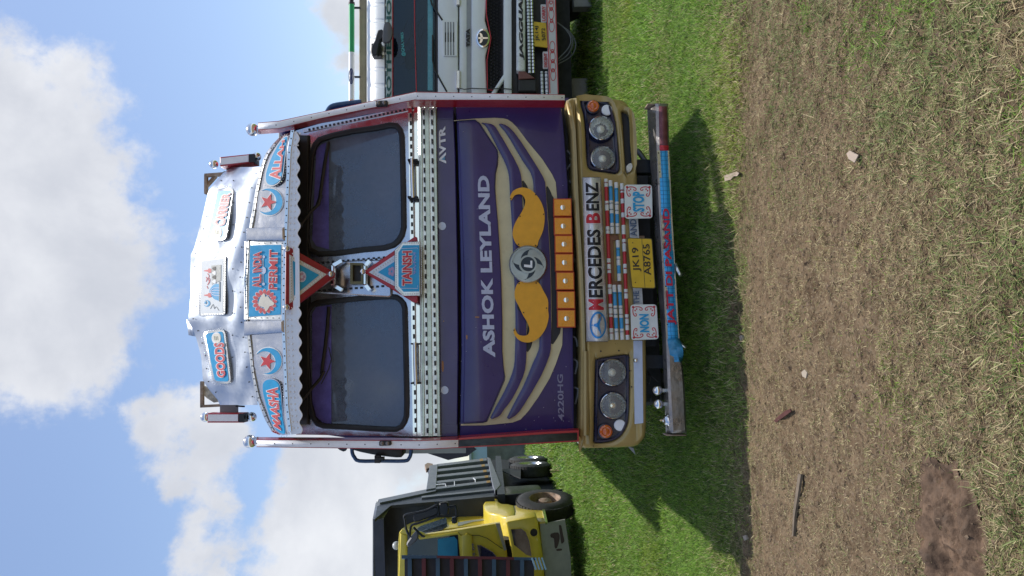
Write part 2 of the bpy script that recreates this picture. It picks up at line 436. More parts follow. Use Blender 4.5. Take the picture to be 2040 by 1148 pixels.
def gmix(f, a, b_):
    q = n('ShaderNodeMix'); q.data_type = 'RGBA'
    if isinstance(f, float): q.inputs[0].default_value = f
    else: l(f, q.inputs[0])
    for i, v in ((6, a), (7, b_)):
        if isinstance(v, tuple): q.inputs[i].default_value = (*v, 1)
        else: l(v, q.inputs[i])
    return q.outputs[2]
def gmr(v, a, b_):
    q = n('ShaderNodeMapRange'); l(v, q.inputs[0]); q.inputs[1].default_value = a; q.inputs[2].default_value = b_; return q.outputs[0]
dirt_c = gmix(gmr(gn(7, 9, .7), .35, .68), (.125, .080, .045), (.30, .212, .128))
dirt_c = gmix(gmr(gn(60, 4, .6), .5, .8), dirt_c, (.34, .27, .175))
dirt_c = gmix(gmr(gn(34, 6, .75), .52, .64), dirt_c, (.04, .026, .016))
turf = gmix(gmr(gn(3, 8, .7), .35, .65), (.05, .085, .016), (.11, .16, .035))
turf = gmix(gmr(gn(160, 3, .6), .55, .8), turf, (.14, .19, .05))
sp = n('ShaderNodeSeparateXYZ'); l(geo.outputs['Position'], sp.inputs[0])
zone = gmr(gmath('ADD', sp.outputs['Y'], gmath('MULTIPLY', gmath('SUBTRACT', gn(2.2, 6, .65), .5), 1.6)), 4.3, 4.75)
l(gmix(zone, dirt_c, turf), b.inputs['Base Color']); b.inputs['Roughness'].default_value = .9
b.inputs['Specular IOR Level'].default_value = .25
bp = n('ShaderNodeBump'); bp.inputs['Distance'].default_value = .022; l(gn(60, 8, .75), bp.inputs['Height']); l(bp.outputs[0], b.inputs['Normal'])
me.materials.append(gm)

# bare mud patch: its own wetter colour on the same relief
V, F = [], []
K = 110
for i in range(K):
    for j in range(K):
        x = -1.32 + .95 * j / (K - 1); y = 2.12 + .5 * i / (K - 1)
        V.append((x, y, float(hgt(np.array(x), np.array(y))) + .006))
ms = mudpatch(np.array([v[0] for v in V]), np.array([v[1] for v in V]))
for i in range(K - 1):
    for j in range(K - 1):
        q = (i * K + j, i * K + j + 1, (i + 1) * K + j + 1, (i + 1) * K + j)
        if min(ms[k] for k in q) > .05: F.append(q)
mud = mk('mud', V, F, mat('wet_mud', (.115, .074, .048), .72, 0, .5, 12, .012, 26, rvar=.12, dirt=.5, dcol=(.04, .027, .02), ds=7), None, recalc=False); mud['kind'] = 'structure'; MATS['wet_mud'].node_tree.nodes['Principled BSDF'].inputs['Specular IOR Level'].default_value = .2

# grass: blades as real geometry, joined
def grass(name, x, y, length, width, lean, bend, col, seg=2):
    n_ = len(x); z = hgt(x, y); th = rng.uniform(0, 2 * np.pi, n_)
    dx, dy = np.cos(th), np.sin(th)                       # lean direction
    ph = th + rng.uniform(.8, 2.3, n_); px, py = np.cos(ph), np.sin(ph)   # blade width direction
    pts = []
    hh = 0; ff = 0
    P = []
    for k in range(seg + 1):
        t = k / seg; ang = lean + bend * t
        if k: hh = hh + length / seg * np.cos(ang); ff = ff + length / seg * np.sin(ang)
        w = width * (1 - t ** 2 * .999) / 2
        cx, cy, cz = x + dx * ff, y + dy * ff, z + hh - .004
        if k < seg:
            P.append(np.stack([cx - px * w, cy - py * w, cz + 0 * cx], -1)); P.append(np.stack([cx + px * w, cy + py * w, cz + 0 * cx], -1))
        else: P.append(np.stack([cx, cy, cz + 0 * cx], -1))
    VV = np.stack(P, 1); m_ = VV.shape[1]
    VV[:, :, 2] = np.maximum(VV[:, :, 2], z[:, None] - .003 + .004 * rng.random(n_)[:, None])
    base = np.arange(n_)[:, None] * m_
    tris = []
    for k in range(seg - 1):
        a = 2 * k; tris += [[a, a + 1, a + 3], [a, a + 3, a + 2]]
    a = 2 * (seg - 1); tris += [[a, a + 1, a + 2]]
    tri = (base[:, None, :] + np.array(tris)[None]).reshape(-1)
    me = bpy.data.meshes.new(name); me.vertices.add(n_ * m_); me.vertices.foreach_set('co', VV.reshape(-1))
    me.loops.add(len(tri)); me.loops.foreach_set('vertex_index', tri); me.polygons.add(len(tri) // 3)
    me.polygons.foreach_set('loop_start', np.arange(0, len(tri), 3)); me.polygons.foreach_set('loop_total', np.full(len(tri) // 3, 3))
    me.update()
    ca = me.color_attributes.new('tint', 'FLOAT_COLOR', 'POINT')
    cc_ = np.concatenate([col, np.ones((n_, 1))], 1); ca.data.foreach_set('color', np.repeat(cc_, m_, 0).reshape(-1))
    me.materials.append(GRASSM)
    return me
GRASSM = bpy.data.materials.new('grass_blade'); GRASSM.use_nodes = True; t = GRASSM.node_tree; b = t.nodes['Principled BSDF']
at = t.nodes.new('ShaderNodeAttribute'); at.attribute_name = 'tint'; t.links.new(at.outputs['Color'], b.inputs['Base Color']); b.inputs['Roughness'].default_value = .55
b.inputs['Specular IOR Level'].default_value = .3
tr = t.nodes.new('ShaderNodeBsdfTranslucent'); t.links.new(at.outputs['Color'], tr.inputs[0]); ms_ = t.nodes.new('ShaderNodeMixShader'); ms_.inputs[0].default_value = .28
t.links.new(b.outputs[0], ms_.inputs[1]); t.links.new(tr.outputs[0], ms_.inputs[2]); t.links.new(ms_.outputs[0], t.nodes['Material Output'].inputs[0])
G1, G2, G3 = np.array([.125, .255, .028]), np.array([.26, .42, .06]), np.array([.06, .13, .022])
S1, S2 = np.array([.64, .54, .31]), np.array([.27, .20, .105])
O1, O2 = np.array([.15, .20, .055]), np.array([.31, .36, .13])
def pal(n_, wg, x, y, olive=False):
    """green share wg -> colours"""
    a = rng.random(n_)[:, None]; gcol = (O1 * (1 - a) + O2 * a) if olive else (G1 * (1 - a) + G2 * a)
    if olive: fresh = (fbm(x * 2.1, y * 2.1, 35) > .56)[:, None]; gcol = np.where(fresh, G1 * .4 + G2 * .5, gcol)
    k = rng.random(n_)[:, None] < .2; gcol = np.where(k, G3, gcol)
    tone = (.75 + .5 * fbm(x * 1.3, y * 1.3, 31))[:, None]; yel = fbm(x * .9, y * .9, 33)[:, None]
    gcol = gcol * tone * np.concatenate([1 + .9 * np.clip(yel - .5, 0, 1), 1 + 0 * yel, 1 - .5 * np.clip(yel - .5, 0, 1)], 1)
    s_ = rng.random(n_)[:, None]; scol = S1 * (1 - s_) + S2 * s_
    return np.where(rng.random(n_)[:, None] < wg[:, None], gcol, scol)
def zone_np(x, y):   # 0 in the trampled dirt, 1 in the lush turf
    return np.clip((y + (fbm(x * 1.6, y * 1.6, 41) - .5) * .7 + (fbm(x * 9, y * 9, 43) - .5) * .5 + .12 * np.clip(x - .6, 0, 1.5) - .12 * np.clip(x, -1, 9) * 0 - 4.24) / .55, 0, 1)
def joingrass(meshes):
    for k, m_ in enumerate(meshes):
        o = bpy.data.objects.new('grass', m_); COL.objects.link(o); o['kind'] = 'stuff'; o['label'] = ['bright green turf under and round the trucks', 'dry trampled grass and straw in the muddy foreground', 'longer green blades at the near edge of the field', 'distant turf'][k]; o['category'] = 'grass'
def scat(r0, r1, n_, spread=.52):
    y = np.sqrt(rng.uniform(r0 * r0, r1 * r1, n_)); x = rng.uniform(-spread, spread, n_) * y
    return x, y
allm = []
# lush turf
parts_ = []
for (a, b_, n_, L_, w_) in ((4.1, 6.2, 150000, .045, .0035), (6.2, 9, 110000, .06, .006), (9, 15, 110000, .085, .011), (15, 40, 90000, .14, .03)):
    x, y = scat(a, b_, n_); z_ = zone_np(x, y); k = rng.random(n_) < z_ + (y > 6) ; x, y = x[k], y[k]; n2_ = len(x)
    wg = np.clip(.93 - .9 * np.clip(fbm(x * .8, y * .8, 51) - .6, 0, 1) - .35 * np.clip(5.3 - y, 0, 1), 0, 1)
    L2 = L_ * rng.uniform(.5, 1.4, n2_) * (.6 + .8 * fbm(x * 2, y * 2, 52))
    parts_.append((x, y, L2, w_ * rng.uniform(.7, 1.3, n2_), rng.uniform(.1, .9, n2_), rng.uniform(.1, 1.1, n2_), pal(n2_, wg, x, y)))
allm.append(grass('turf', *[np.concatenate([p[i] for p in parts_]) for i in range(7)], seg=2))
# trampled dry blades lying on the dirt
n_ = 520000; x, y = scat(1.55, 5.0, n_, .56)
den = np.clip(.20 + 2.6 * np.clip(fbm(x * 8, y * 8, 61, 5) - .46, 0, 1) + 1.6 * np.clip(fbm(x * 2.6, y * 2.6, 63, 4) - .52, 0, 1) + .85 * np.clip((2.85 - y) / .6, 0, 1) + .9 * np.clip(x - .25, 0, 1.0) + .35 * np.clip(3.6 - y, 0, 1) * (fbm(x * 1.2, y * 1.2, 66) > .5) + .5 * np.clip((y - 4.0) / .3, 0, 1), 0, 1) * (1 - np.clip(mudpatch(x, y) * 3, 0, .985))
k = rng.random(n_) < den; x, y = x[k], y[k]; n2_ = len(x)
wg = np.clip(.12 + 1.5 * np.clip(fbm(x * 1.1, y * 1.1, 62) - .47, 0, 1) + .8 * np.clip((x - .25) / .7, 0, 1) * (fbm(x * 3, y * 3, 64) > .42) + .15 * np.clip((2.9 - y) / .5, 0, 1) + .6 * np.clip((y - 4.0) / .3, 0, 1), 0, .85)
allm.append(grass('straw', x, y, rng.uniform(.008, .026, n2_) * np.clip(1.9 - .25 * y, .9, 1.6), rng.uniform(.0014, .0030, n2_), rng.uniform(.6, 1.5, n2_), rng.uniform(-.6, 1.0, n2_), pal(n2_, wg, x, y, True) * rng.uniform(.35, 1.25, n2_)[:, None], seg=3))
# longer blades in the nearest strip and tufts
n_ = 52000; x, y = scat(1.5, 3.9, n_, .58)
den = np.clip((2.55 - y) / .8, 0, 1) * .8 + .9 * np.clip(fbm(x * 1.7, y * 1.7, 71) - .56, 0, 1) * 3 * (x > -.9) + .35 * np.clip(x - .5, 0, 1)
den = den * (1 - np.clip(mudpatch(x, y) * 3, 0, 1))
k = rng.random(n_) < den; x, y = x[k], y[k]; n2_ = len(x)
wg = np.clip(.45 + 1.6 * (fbm(x * 1.5, y * 1.5, 72) - .5) + .45 * np.clip(x - .2, 0, 1), .08, .9)
allm.append(grass('long_blades', x, y, rng.uniform(.02, .065, n2_) * (.6 + .8 * fbm(x * 4, y * 4, 77)), rng.uniform(.002, .0042, n2_), rng.uniform(.3, 1.3, n2_), rng.uniform(-.2, 1.1, n2_), pal(n2_, wg, x, y, True), seg=3))
joingrass(allm)
# ------------------------------------------------------------------ shared materials
steel = mat('stainless_sheet', (.64, .65, .68), .24, 1, .05, 5, .0025, 9, dirt=.12, dcol=(.35, .32, .28), ds=7, rvar=.12)
dented = mat('dented_sheet', (.47, .52, .60), .38, 1, .04, 3, .005, 3.0, rvar=.12)
steel2 = mat('brushed_steel', (.66, .68, .68), .32, 1, .10, 6, .001, 30, dirt=.2, dcol=(.25, .22, .18))
chrome = mat('chrome', (.82, .82, .82), .12, 1, .05, 8, rvar=.06)
purple = mat('purple_paint', (.034, .026, .140), .36, 0, .16, 4, coat=.45, dirt=.14, dcol=(.10, .085, .15), ds=6)
beige = mat('beige_paint', (.60, .53, .32), .4, 0, .10, 6, coat=.3, dirt=.25, dcol=(.34, .26, .15), ds=16)
gold = mat('gold_paint', (.36, .26, .09), .36, .2, .12, 4, coat=.5, dirt=.18, dcol=(.16, .11, .05), ds=9)
navy = mat('navy_plastic', (.018, .02, .055), .3, 0, .2, 10, coat=.4, dirt=.1, dcol=(.09, .09, .1), ds=20)
black = mat('black_rubber', (.018, .018, .02), .5, 0, .3, 10, dirt=.15, dcol=(.08, .075, .07), ds=14)
dark = mat('dark_chassis', (.02, .021, .026), .75, 0, .4, 9, dirt=.25, dcol=(.07, .06, .05))
tyre = mat('tyre_rubber', (.05, .05, .05), .8, 0, .3, 12, .003, 60, dirt=.4, dcol=(.12, .10, .08))
red = mat('red_paint', (.42, .012, .022), .4, 0, .12, 8, coat=.4, dirt=.12, dcol=(.16, .02, .02), ds=14)
maroon = mat('maroon_paint', (.30, .012, .03), .4, 0, .15, 8, coat=.3)
whitetape = mat('white_reflective_tape', (.86, .87, .92), .45, 0, .04, 30, .0004, 120, dirt=.04, dcol=(.36, .33, .33), ds=30)
white = mat('white_print', (.80, .80, .80), .45, 0, .05, 12, dirt=.10, dcol=(.45, .40, .36), ds=22)
cyan = mat('cyan_print', (.015, .33, .62), .4, 0, .10, 12, dirt=.05, dcol=(.1, .3, .4))
redp = mat('red_print', (.55, .028, .045), .45, 0, .10, 14)
pink = mat('red_print_light', (.62, .09, .10), .45, 0, .15, 14)
blackp = mat('black_print', (.015, .015, .02), .5, 0, .1, 10)
orange = mat('orange_reflector', (.80, .30, .008), .32, 0, .10, 30, .0015, 260, coat=.5, dirt=.10, dcol=(.35, .14, .03), ds=14)
orangeflat = mat('orange_vinyl', (.78, .37, .02), .5, 0, .07, 20, dirt=.08, dcol=(.4, .18, .04), ds=18)
yellowpl = mat('yellow_plate', (.70, .44, .025), .45, 0, .1, 12, dirt=.2, dcol=(.4, .25, .05), ds=12)
amber = mat('amber_lens', (.62, .12, .012), .2, 0, .2, 25, coat=1)
letter = mat('silver_lettering', (.42, .45, .60), .35, .3, .06, 12)
rust = mat('rusty_steel', (.30, .20, .14), .8, 0, .5, 14, .004, 40, dirt=.6, dcol=(.42, .38, .33), ds=20)
wood = mat('grey_wood', (.20, .17, .13), .8, 0, .35, 16, .004, 50)
greyp = mat('grey_paint', (.26, .28, .28), .5, 0, .1, 7, dirt=.2)
lensm = mat('lamp_reflector', (.93, .95, .90), .2, .35, .05, 26, .004, 50, rvar=.1)
paleblue = mat('pale_blue_vinyl', (.55, .62, .78), .4, 0, .06, 20, dirt=.08)

def glassmat(name, tint, refl, ior=1.5, veil=.05, dc=(.3, .32, .35)):
    m = bpy.data.materials.new(name); m.use_nodes = True; t = m.node_tree; n, l = t.nodes.new, t.links.new
    t.nodes.remove(t.nodes['Principled BSDF']); o = t.nodes['Material Output']
    tr = n('ShaderNodeBsdfTransparent'); tr.inputs[0].default_value = (*tint, 1)
    gl = n('ShaderNodeBsdfGlossy'); gl.inputs[0].default_value = (*refl, 1); gl.inputs[1].default_value = .03
    fr_ = n('ShaderNodeFresnel'); fr_.inputs[0].default_value = ior
    mx = n('ShaderNodeMixShader'); l(fr_.outputs[0], mx.inputs[0]); l(tr.outputs[0], mx.inputs[1]); l(gl.outputs[0], mx.inputs[2])
    df = n('ShaderNodeBsdfDiffuse'); df.inputs[0].default_value = (*dc, 1)
    tcn = n('ShaderNodeTexCoord'); q = n('ShaderNodeTexNoise'); l(tcn.outputs['Object'], q.inputs['Vector']); q.inputs['Scale'].default_value = 4; q.inputs['Detail'].default_value = 8; q.inputs['Roughness'].default_value = .7
    r = n('ShaderNodeMapRange'); l(q.outputs['Fac'], r.inputs[0]); r.inputs[1].default_value = .3; r.inputs[2].default_value = .8; r.inputs[3].default_value = veil * .5; r.inputs[4].default_value = veil * 1.6
    m2 = n('ShaderNodeMixShader'); l(r.outputs[0], m2.inputs[0]); l(mx.outputs[0], m2.inputs[1]); l(df.outputs[0], m2.inputs[2]); l(m2.outputs[0], o.inputs[0])
    return m
glass = glassmat('windscreen_glass', (.75, .8, .84), (.8, .9, 1), 2.1, .60, (.19, .24, .34))  # blue-grey diffuse layer stands in for the sky mirrored in the screen
tint = glassmat('windscreen_film', (.25, .25, .6), (.6, .6, 1), 1.6, .8, (.18, .17, .60))
clearglass = glassmat('clear_lamp_glass', (.95, .96, .94), (1, 1, 1), 1.5, .14, (.90, .93, .90))  # whitish diffuse layer paints in the brightness the lens would reflect

# ------------------------------------------------------------------ the decorated truck
T = Frame('decorated_truck', 'purple and gold truck with silver roof visor and orange moustache on its grille', 'truck', .107, 5.17, 5.0)
P = lambda x, y, d: T.L(x, y, d)
# body behind the front: cab walls, roof, load body
zt = P(500, 545, .1).z
V, F = [], []
xl, xr = P(1000, 890, .2).x + .02, P(1000, 196, .2).x - .02
for s_, xa in ((1, xl), (-1, xr)):
    V, F = [], []
    prof = [(0, .84), (0, 2.0), (.16, 2.93)]
    for (ins_, z) in prof:
        for yy in (.16, 1.95): V += [(xa + s_ * ins_, yy, z), (xa + s_ * (ins_ + .05), yy, z)]
    for k in range(2):
        o = k * 4; F += [(o, o + 2, o + 6, o + 4), (o + 1, o + 5, o + 7, o + 3), (o, o + 4, o + 5, o + 1), (o + 2, o + 3, o + 7, o + 6)]
    mk('cab_side', V, F, purple, T)
box('cab_back', (xl + .05, 1.9, .84), (xr - .05, 1.95, 3.0), dark, T); box('cab_floor', (xl + .05, .16, .84), (xr - .05, 1.9, .9), dark, T)
cabroof = box('cab_roof', (xl + .12, .42, 2.93), (xr - .12, 1.95, 3.0), greyp, T, .01)
box('dashboard', (xl + .06, .2, 1.55), (xr - .06, .62, 1.86), mat('dash_plastic', (.12, .13, .15), .7), T, .03)
for sx in (-.62, .55):
    st = box('seat', (sx - .25, 1.0, 1.3), (sx + .25, 1.5, 1.5), mat('seat_cloth', (.07, .09, .13), .9), T, .05)
    box('headrest', (sx - .25, 1.4, 1.5), (sx + .25, 1.52, 2.25), mat('seat_cloth', (.07, .09, .13), .9), st, .05)
V, F = [], []
for k in range(24):
    pass
ringp = [(.5 + .22 * math.cos(q), .72 - .1 * math.sin(q) * .5, 1.95 + .2 * math.sin(q)) for q in [2 * math.pi * k / 20 for k in range(21)]]
tube('steering_wheel', ringp, .015, black, T)
# purple lower body block and load body
box('nose_backing', (xl + .03, .13, .86), (xr - .03, .16, 2.0), dark, T)
lb0, lb1 = P(600, 812, 1.9).x, P(600, 344, 1.9).x
lbz = P(402, 700, .95).z
body = Frame.__new__(Frame)
bw = .5
lbody = box('load_body', (-1.22, 2.15, 1.15), (1.22, 8.6, 3.55), mat('load_body_paint', (.20, .17, .14), .6, 0, .2, 4, dirt=.3), T)
for k in range(9):
    for sx in (-1.25, 1.22): box('rib', (sx, 2.3 + k * .75, 1.15), (sx + .03, 2.4 + k * .75, 3.55), maroon, lbody)
box('chassis_rail', (-.45, .3, .55), (-.30, 8.6, .8), dark, T); box('chassis_rail', (.30, .3, .55), (.45, 8.6, .8), dark, T)
# tyres: front pair, rear pairs
def wheel(fr, cx, cy, r, w, parent=None, rim=steel2, nuts=8, side=1, name='wheel'):
    """a lathe-turned tyre with tread blocks and a rim as sub-part; side +1: outer face looks to +x"""
    pr = [(r * .56, -w / 2), (r * .80, -w / 2 - .005), (r * .95, -w / 2 + .03), (r, -w / 2 + .06), (r * .985, 0), (r, w / 2 - .06), (r * .95, w / 2 - .03), (r * .80, w / 2 + .005), (r * .56, w / 2)]
    o = lathe(name, (cx, cy, r), (side, 0, 0), pr, tyre, fr, 40, caps=False)
    lathe('rim', (cx, cy, r), (side, 0, 0), [(r * .58, -w * .3), (r * .57, w * .5), (r * .53, w * .48), (r * .46, w * .1), (r * .25, w * .05), (r * .22, w * .35), (r * .1, w * .42), (.0, w * .42)], rim, o, 28)
    V, F = [], []
    for k in range(nuts):
        q = 2 * math.pi * k / nuts; c = Vector((cx, cy + math.cos(q) * r * .33, r + math.sin(q) * r * .33)); sweep(V, F, [c + Vector((side * w * .05, 0, 0)), c + Vector((side * (w * .05 + .05), 0, 0))], .02, 6)
    mk('wheel_nut', V, F, rust, o, kind='stuff', recalc=False)
    V, F = [], []
    for k in range(44):
        q = 2 * math.pi * k / 44
        for s_ in (-1, 1):
            c, t_ = Vector((0, math.cos(q), math.sin(q))), Vector((0, -math.sin(q), math.cos(q))); b0 = len(V)
            for a in (0, 1):
                for (e1, e2) in ((-1, 0), (1, 0), (1, 1), (-1, 1)):
                    V.append(Vector((cx + s_ * (w / 2 - .035 - a * .07), cy, r)) + c * (r * .97 + .022 * e2) + t_ * e1 * r * .05)
            F += [(b0, b0 + 1, b0 + 2, b0 + 3), (b0 + 4, b0 + 7, b0 + 6, b0 + 5), (b0 + 3, b0 + 2, b0 + 6, b0 + 7), (b0, b0 + 4, b0 + 5, b0 + 1), (b0 + 1, b0 + 5, b0 + 6, b0 + 2), (b0, b0 + 3, b0 + 7, b0 + 4)]
    mk('tread', V, F, tyre, o, kind='stuff', recalc=False)
    return o
for sx, sd_ in ((-.86, -1), (.86, 1)):
    wheel(T, sx, 1.25, .5, .28, side=sd_)
    for yy in (5.6, 6.9): wheel(T, sx, yy, .5, .3, side=sd_)
tube('axle', [(-.86, 1.25, .5), (.86, 1.25, .5)], .06, dark, T)

# --- windscreen surround
wd = lambda x, y: .05 + max(0, (833 - x)) / 233 * .10
rw = cG((266, 200), (300, 330), (420, 395), (640, 385), (940, 345), (1180, 325), (1290, 290)) + [(795, 482), (803, 469), (807, 452), (806, 380), (804, 300), (803, 269), (799, 256), (791, 247), (776, 245.5), (750, 251), (700, 258), (662, 266), (634, 275), (624, 287), (617, 310), (610, 400)]
lw = [(606.6, 629), (609, 618), (616, 607), (631, 600), (665, 596.5), (713, 591.6), (750, 588.5), (777, 587.6), (790, 589), (799, 595), (806, 604), (809, 615), (811, 700), (813, 802), (812, 830), (808, 842), (801, 853), (789, 859), (760, 858.5), (700, 855), (643, 852), (630, 847), (620, 833), (613, 805), (608, 720)]
outer = [(590, 866), (590, 700), (590, 545), (588, 400), (584, 262), (640, 246), (700, 236), (760, 224), (833, 214), (838, 214), (843, 868), (838, 870)]
surround = slab(T, 'windscreen_surround', outer, wd, .05, steel, holes=[rw, lw])
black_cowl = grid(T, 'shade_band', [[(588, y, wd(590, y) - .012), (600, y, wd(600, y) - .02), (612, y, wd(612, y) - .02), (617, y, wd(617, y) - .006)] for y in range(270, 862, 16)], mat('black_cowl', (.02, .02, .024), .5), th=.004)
def offs(L_, k, c=None):
    A = area2(L_); return inset(L_, -k if A > 0 else k)
for nm, lp in (('right', rw), ('left', lw)):
    ins = offs(lp, -8.0)
    out_ = offs(lp, 2.5)
    fn = lambda x, y: wd(x, y) - .018
    seal = slab(T, 'window_seal', out_, fn, .05, black, holes=[ins], bev=.008, seg=2)
    g1 = slab(T, 'windscreen', ins, lambda x, y: wd(x, y) + .012, .006, glass)
    top = [(x, y) for (x, y) in ins if x < 655]
    ys = [p[1] for p in top]
    if nm == 'right': film = [(622, 477), (630, 490), (655, 497), (655, 282), (640, 288), (630, 300)]
    else: film = [(622, 625), (630, 612), (660, 607), (660, 845), (643, 842), (630, 830), (622, 800)]
    slab(T, 'sun_film', film, lambda x, y: wd(x, y) + .006, .003, tint, parent=g1)
# contents of the cab
dm = lambda x, y: .45
slab(T, 'document_panel', [(758, 600), (758, 662), (803, 661), (803, 600)], lambda x, y: .22, .02, mat('pale_panel', (.55, .58, .56), .6), holes=[[(763, 605), (763, 657), (786, 657), (786, 605)]])
slab(T, 'document_sheet', [(762, 604), (762, 658), (803, 657), (803, 604)], lambda x, y: .245, .004, mat('panel_inside', (.20, .23, .24), .6))
slab(T, 'paper_scrap', cI((310, 90), (320, 180), (350, 225), (382, 232), (382, 250), (360, 268), (310, 268)), .22, .003, mat('brown_paper', (.62, .45, .26), .8))
slab(T, 'paper_scrap', cI((340, 858), (515, 838), (528, 870), (525, 880), (345, 880)), .14, .02, mat('pale_paper', (.50, .55, .55), .8))
slab(T, 'paper_scrap', [(780, 424), (800, 424), (802, 452), (783, 462)], .2, .003, mat('brown_paper', (.62, .45, .26), .8))
bo = lathe('water_bottle', P(795.5, 664, .17), (P(796, 743, .17) - P(795.5, 664, .17)).normalized(), [(0, 0), (.024, .002), (.026, .03), (.023, .07), (.026, .11), (.026, .18), (.022, .22), (.010, .25), (.010, .268), (0, .27)], mat('bottle_plastic', (.6, .65, .68), .15, 0, .1, 20, coat=1), T, 18)
lathe('bottle_label', P(795.5, 664, .17), (P(796, 743, .17) - P(795.5, 664, .17)).normalized(), [(.0268, .085), (.0275, .09), (.0275, .145), (.0268, .15)], cyan, bo, 18)
# --- scalloped fringe, roof visor (lower tier), upper tier
LT = [(255, 590), (264, 583), (270, 566), (275, 556), (290, 541), (307, 528.5), (330, 519.5), (357, 513), (400, 505), (440, 499), (480, 490), (560, 486), (637, 488), (676, 493), (746, 500.6), (793, 511), (835, 527), (861, 542), (868, 560)]
LB = [(255, 584), (300, 577), (384, 573), (489, 569), (560, 566), (639, 565), (730, 568.5), (809, 572), (868, 579)]
lt = lambda y: interp(LT, y); lb = lambda y: interp(LB, y)
def lowd(x, y):
    a, b = lt(y), lb(y); t_ = 0 if b - a < 4 else min(max((x - a) / (b - a), 0), 1)
    return -.18 - .12 * t_ ** .9
ys = sorted(set([259, 262, 266, 270, 275, 282] + list(range(290, 862, 10)) + [862, 866]))
visor = grid(T, 'roof_visor', [[(lt(y), y, .5)] + [(lt(y) + (lb(y) - lt(y)) * k / 8, y, lowd(lt(y) + (lb(y) - lt(y)) * k / 8, y)) for k in range(9)] for y in ys], steel)
def updn(x, y, dn=True):
    a, b = interp(UT, y), interp(UB, y); t_ = min(max((b - x) / max(b - a, 5), 0), 1)
    return -.17 + .24 * t_ ** 1.2 + (.010 * math.sin(y * .043 + x * .05) * math.sin(x * .09 + 1) if dn else 0)
UT = [(333, 462), (346, 443), (379, 416), (420, 406), (460, 396), (495, 387), (507, 380), (545, 379), (584, 380), (620, 377), (638, 375), (650, 381), (670, 390), (712, 401), (757, 404), (775, 415), (796, 433), (807, 438)]
UB = [(333, 519), (357, 513), (400, 505), (440, 499), (480, 490), (560, 486), (637, 488), (676, 493), (746, 500.6), (793, 511), (807, 514)]
ys = [333, 340, 346, 355, 367, 379] + list(range(388, 796, 8)) + [796, 803, 807]
upper = grid(T, 'roof_crown', [[(interp(UT, y), y, .52)] + [(interp(UB, y) + (interp(UT, y) - interp(UB, y)) * k / 12, y, updn(interp(UB, y) + (interp(UT, y) - interp(UB, y)) * k / 12, y)) for k in range(12, -1, -1)] for y in ys], dented)
box('sleeper_roof', (P(480, 800, .6).x, .53, 2.98), (P(480, 345, .6).x, 1.9, P(450, 700, .6).z), greyp, T)
grid(T, 'torn_corner', [[(372, 636, .36), (377, 640, .34)], [(376, 668, .35), (396, 672, .30)]], dented, th=.003)
# box frame corners of the load bed showing behind the crown
def bar(name, pts, w, m, parent, d, th=.04):
    return slab(T, name, ribbon(pts, w), d, th, m, parent)
bf = bar('bed_frame', [(401, 812), (401, 760)], 5, rust, T, .75); bar('bed_frame', [(399, 810), (440, 808)], 5, rust, T, .75)
bar('bed_frame', [(409, 348), (409, 386)], 5, rust, T, .75); bar('bed_frame', [(407, 349), (446, 346)], 6, rust, T, .75); bar('bed_frame', [(408, 372), (428, 350)], 5, rust, T, .77)
slab(T, 'crumpled_tarp', cC((115, 640), (180, 665), (230, 720), (245, 770), (215, 775), (160, 740), (120, 700)), .78, .03, mat('tarp', (.5, .45, .38), .8, 0, .5, 25, .02, 18))
# crown trim: raised boxes beside the centre panel, rims and rivets
slab(T, 'visor_box', cD((530, 325), (865, 318), (868, 440), (528, 436)) , lambda x, y: lowd(x, y) - .035, .05, steel, bev=.012, seg=2)
slab(T, 'visor_box', cC((440, 152), (742, 145), (745, 240), (440, 262)), lambda x, y: lowd(x, y) - .035, .05, steel, bev=.012, seg=2)
def rim(nm, pts, w, dfn, m, parent=None, th=.01): return slab(T, nm, ribbon(pts, w), dfn, th, m, parent)
rim('trim_strip', [(lt(y) + 3, y) for y in range(264, 866, 7)], 5, lambda x, y: lowd(x, y) - .012, steel2)
rim('trim_strip', [(lb(y) - 1, y) for y in range(260, 866, 10)], 6, lambda x, y: -.315, chrome, th=.02)
dots(T, 'rivet', along([(lt(y) + 3, y) for y in range(270, 860, 7)], 13), lambda x, y: lowd(x, y) - .014, .0045, dark)
dots(T, 'rivet', along([(lb(y) - 1, y) for y in range(262, 866, 10)], 14), lambda x, y: -.318, .0045, dark)
rp = [(interp(UB, y) - 8, y) for y in range(345, 800, 8)]
dots(T, 'rivet', along(rp, 30) + along([(interp(UT, y) + 9, y) for y in range(360, 795, 8)], 26) + along([(465, 360), (462, 795)], 44), lambda x, y: updn(x, y) - .006, .005, dark)
# scallops
rowa = []
ny = 0
pts = []
for y in np.arange(262, 866, 2.0):
    pts.append((592.5 + .010 * (y - 262) - 3 * math.cos(2 * math.pi * (y - 262) / 29.0) * (1 if (y < 496 or y > 610) else 0), float(y)))
fr_out = [(lb(y) + 1, y) for (x, y) in pts[::6]][::-1]
fringe = slab(T, 'scalloped_fringe', pts + [(lb(866) + 1, 866)] + fr_out, -.305, .006, mat('fringe_sheet', (.74, .76, .82), .45, .5, .06, 9), smooth=10)
slab(T, 'fringe_edge', ribbon(pts, 2.6), -.309, .006, whitetape, fringe)
dots(T, 'rivet', [p for q in (0, 1) for p in along([(lb(y) + 7 + q * 8, y) for y in range(266, 860, 8)], 12)], -.309, .006, whitetape, fringe)

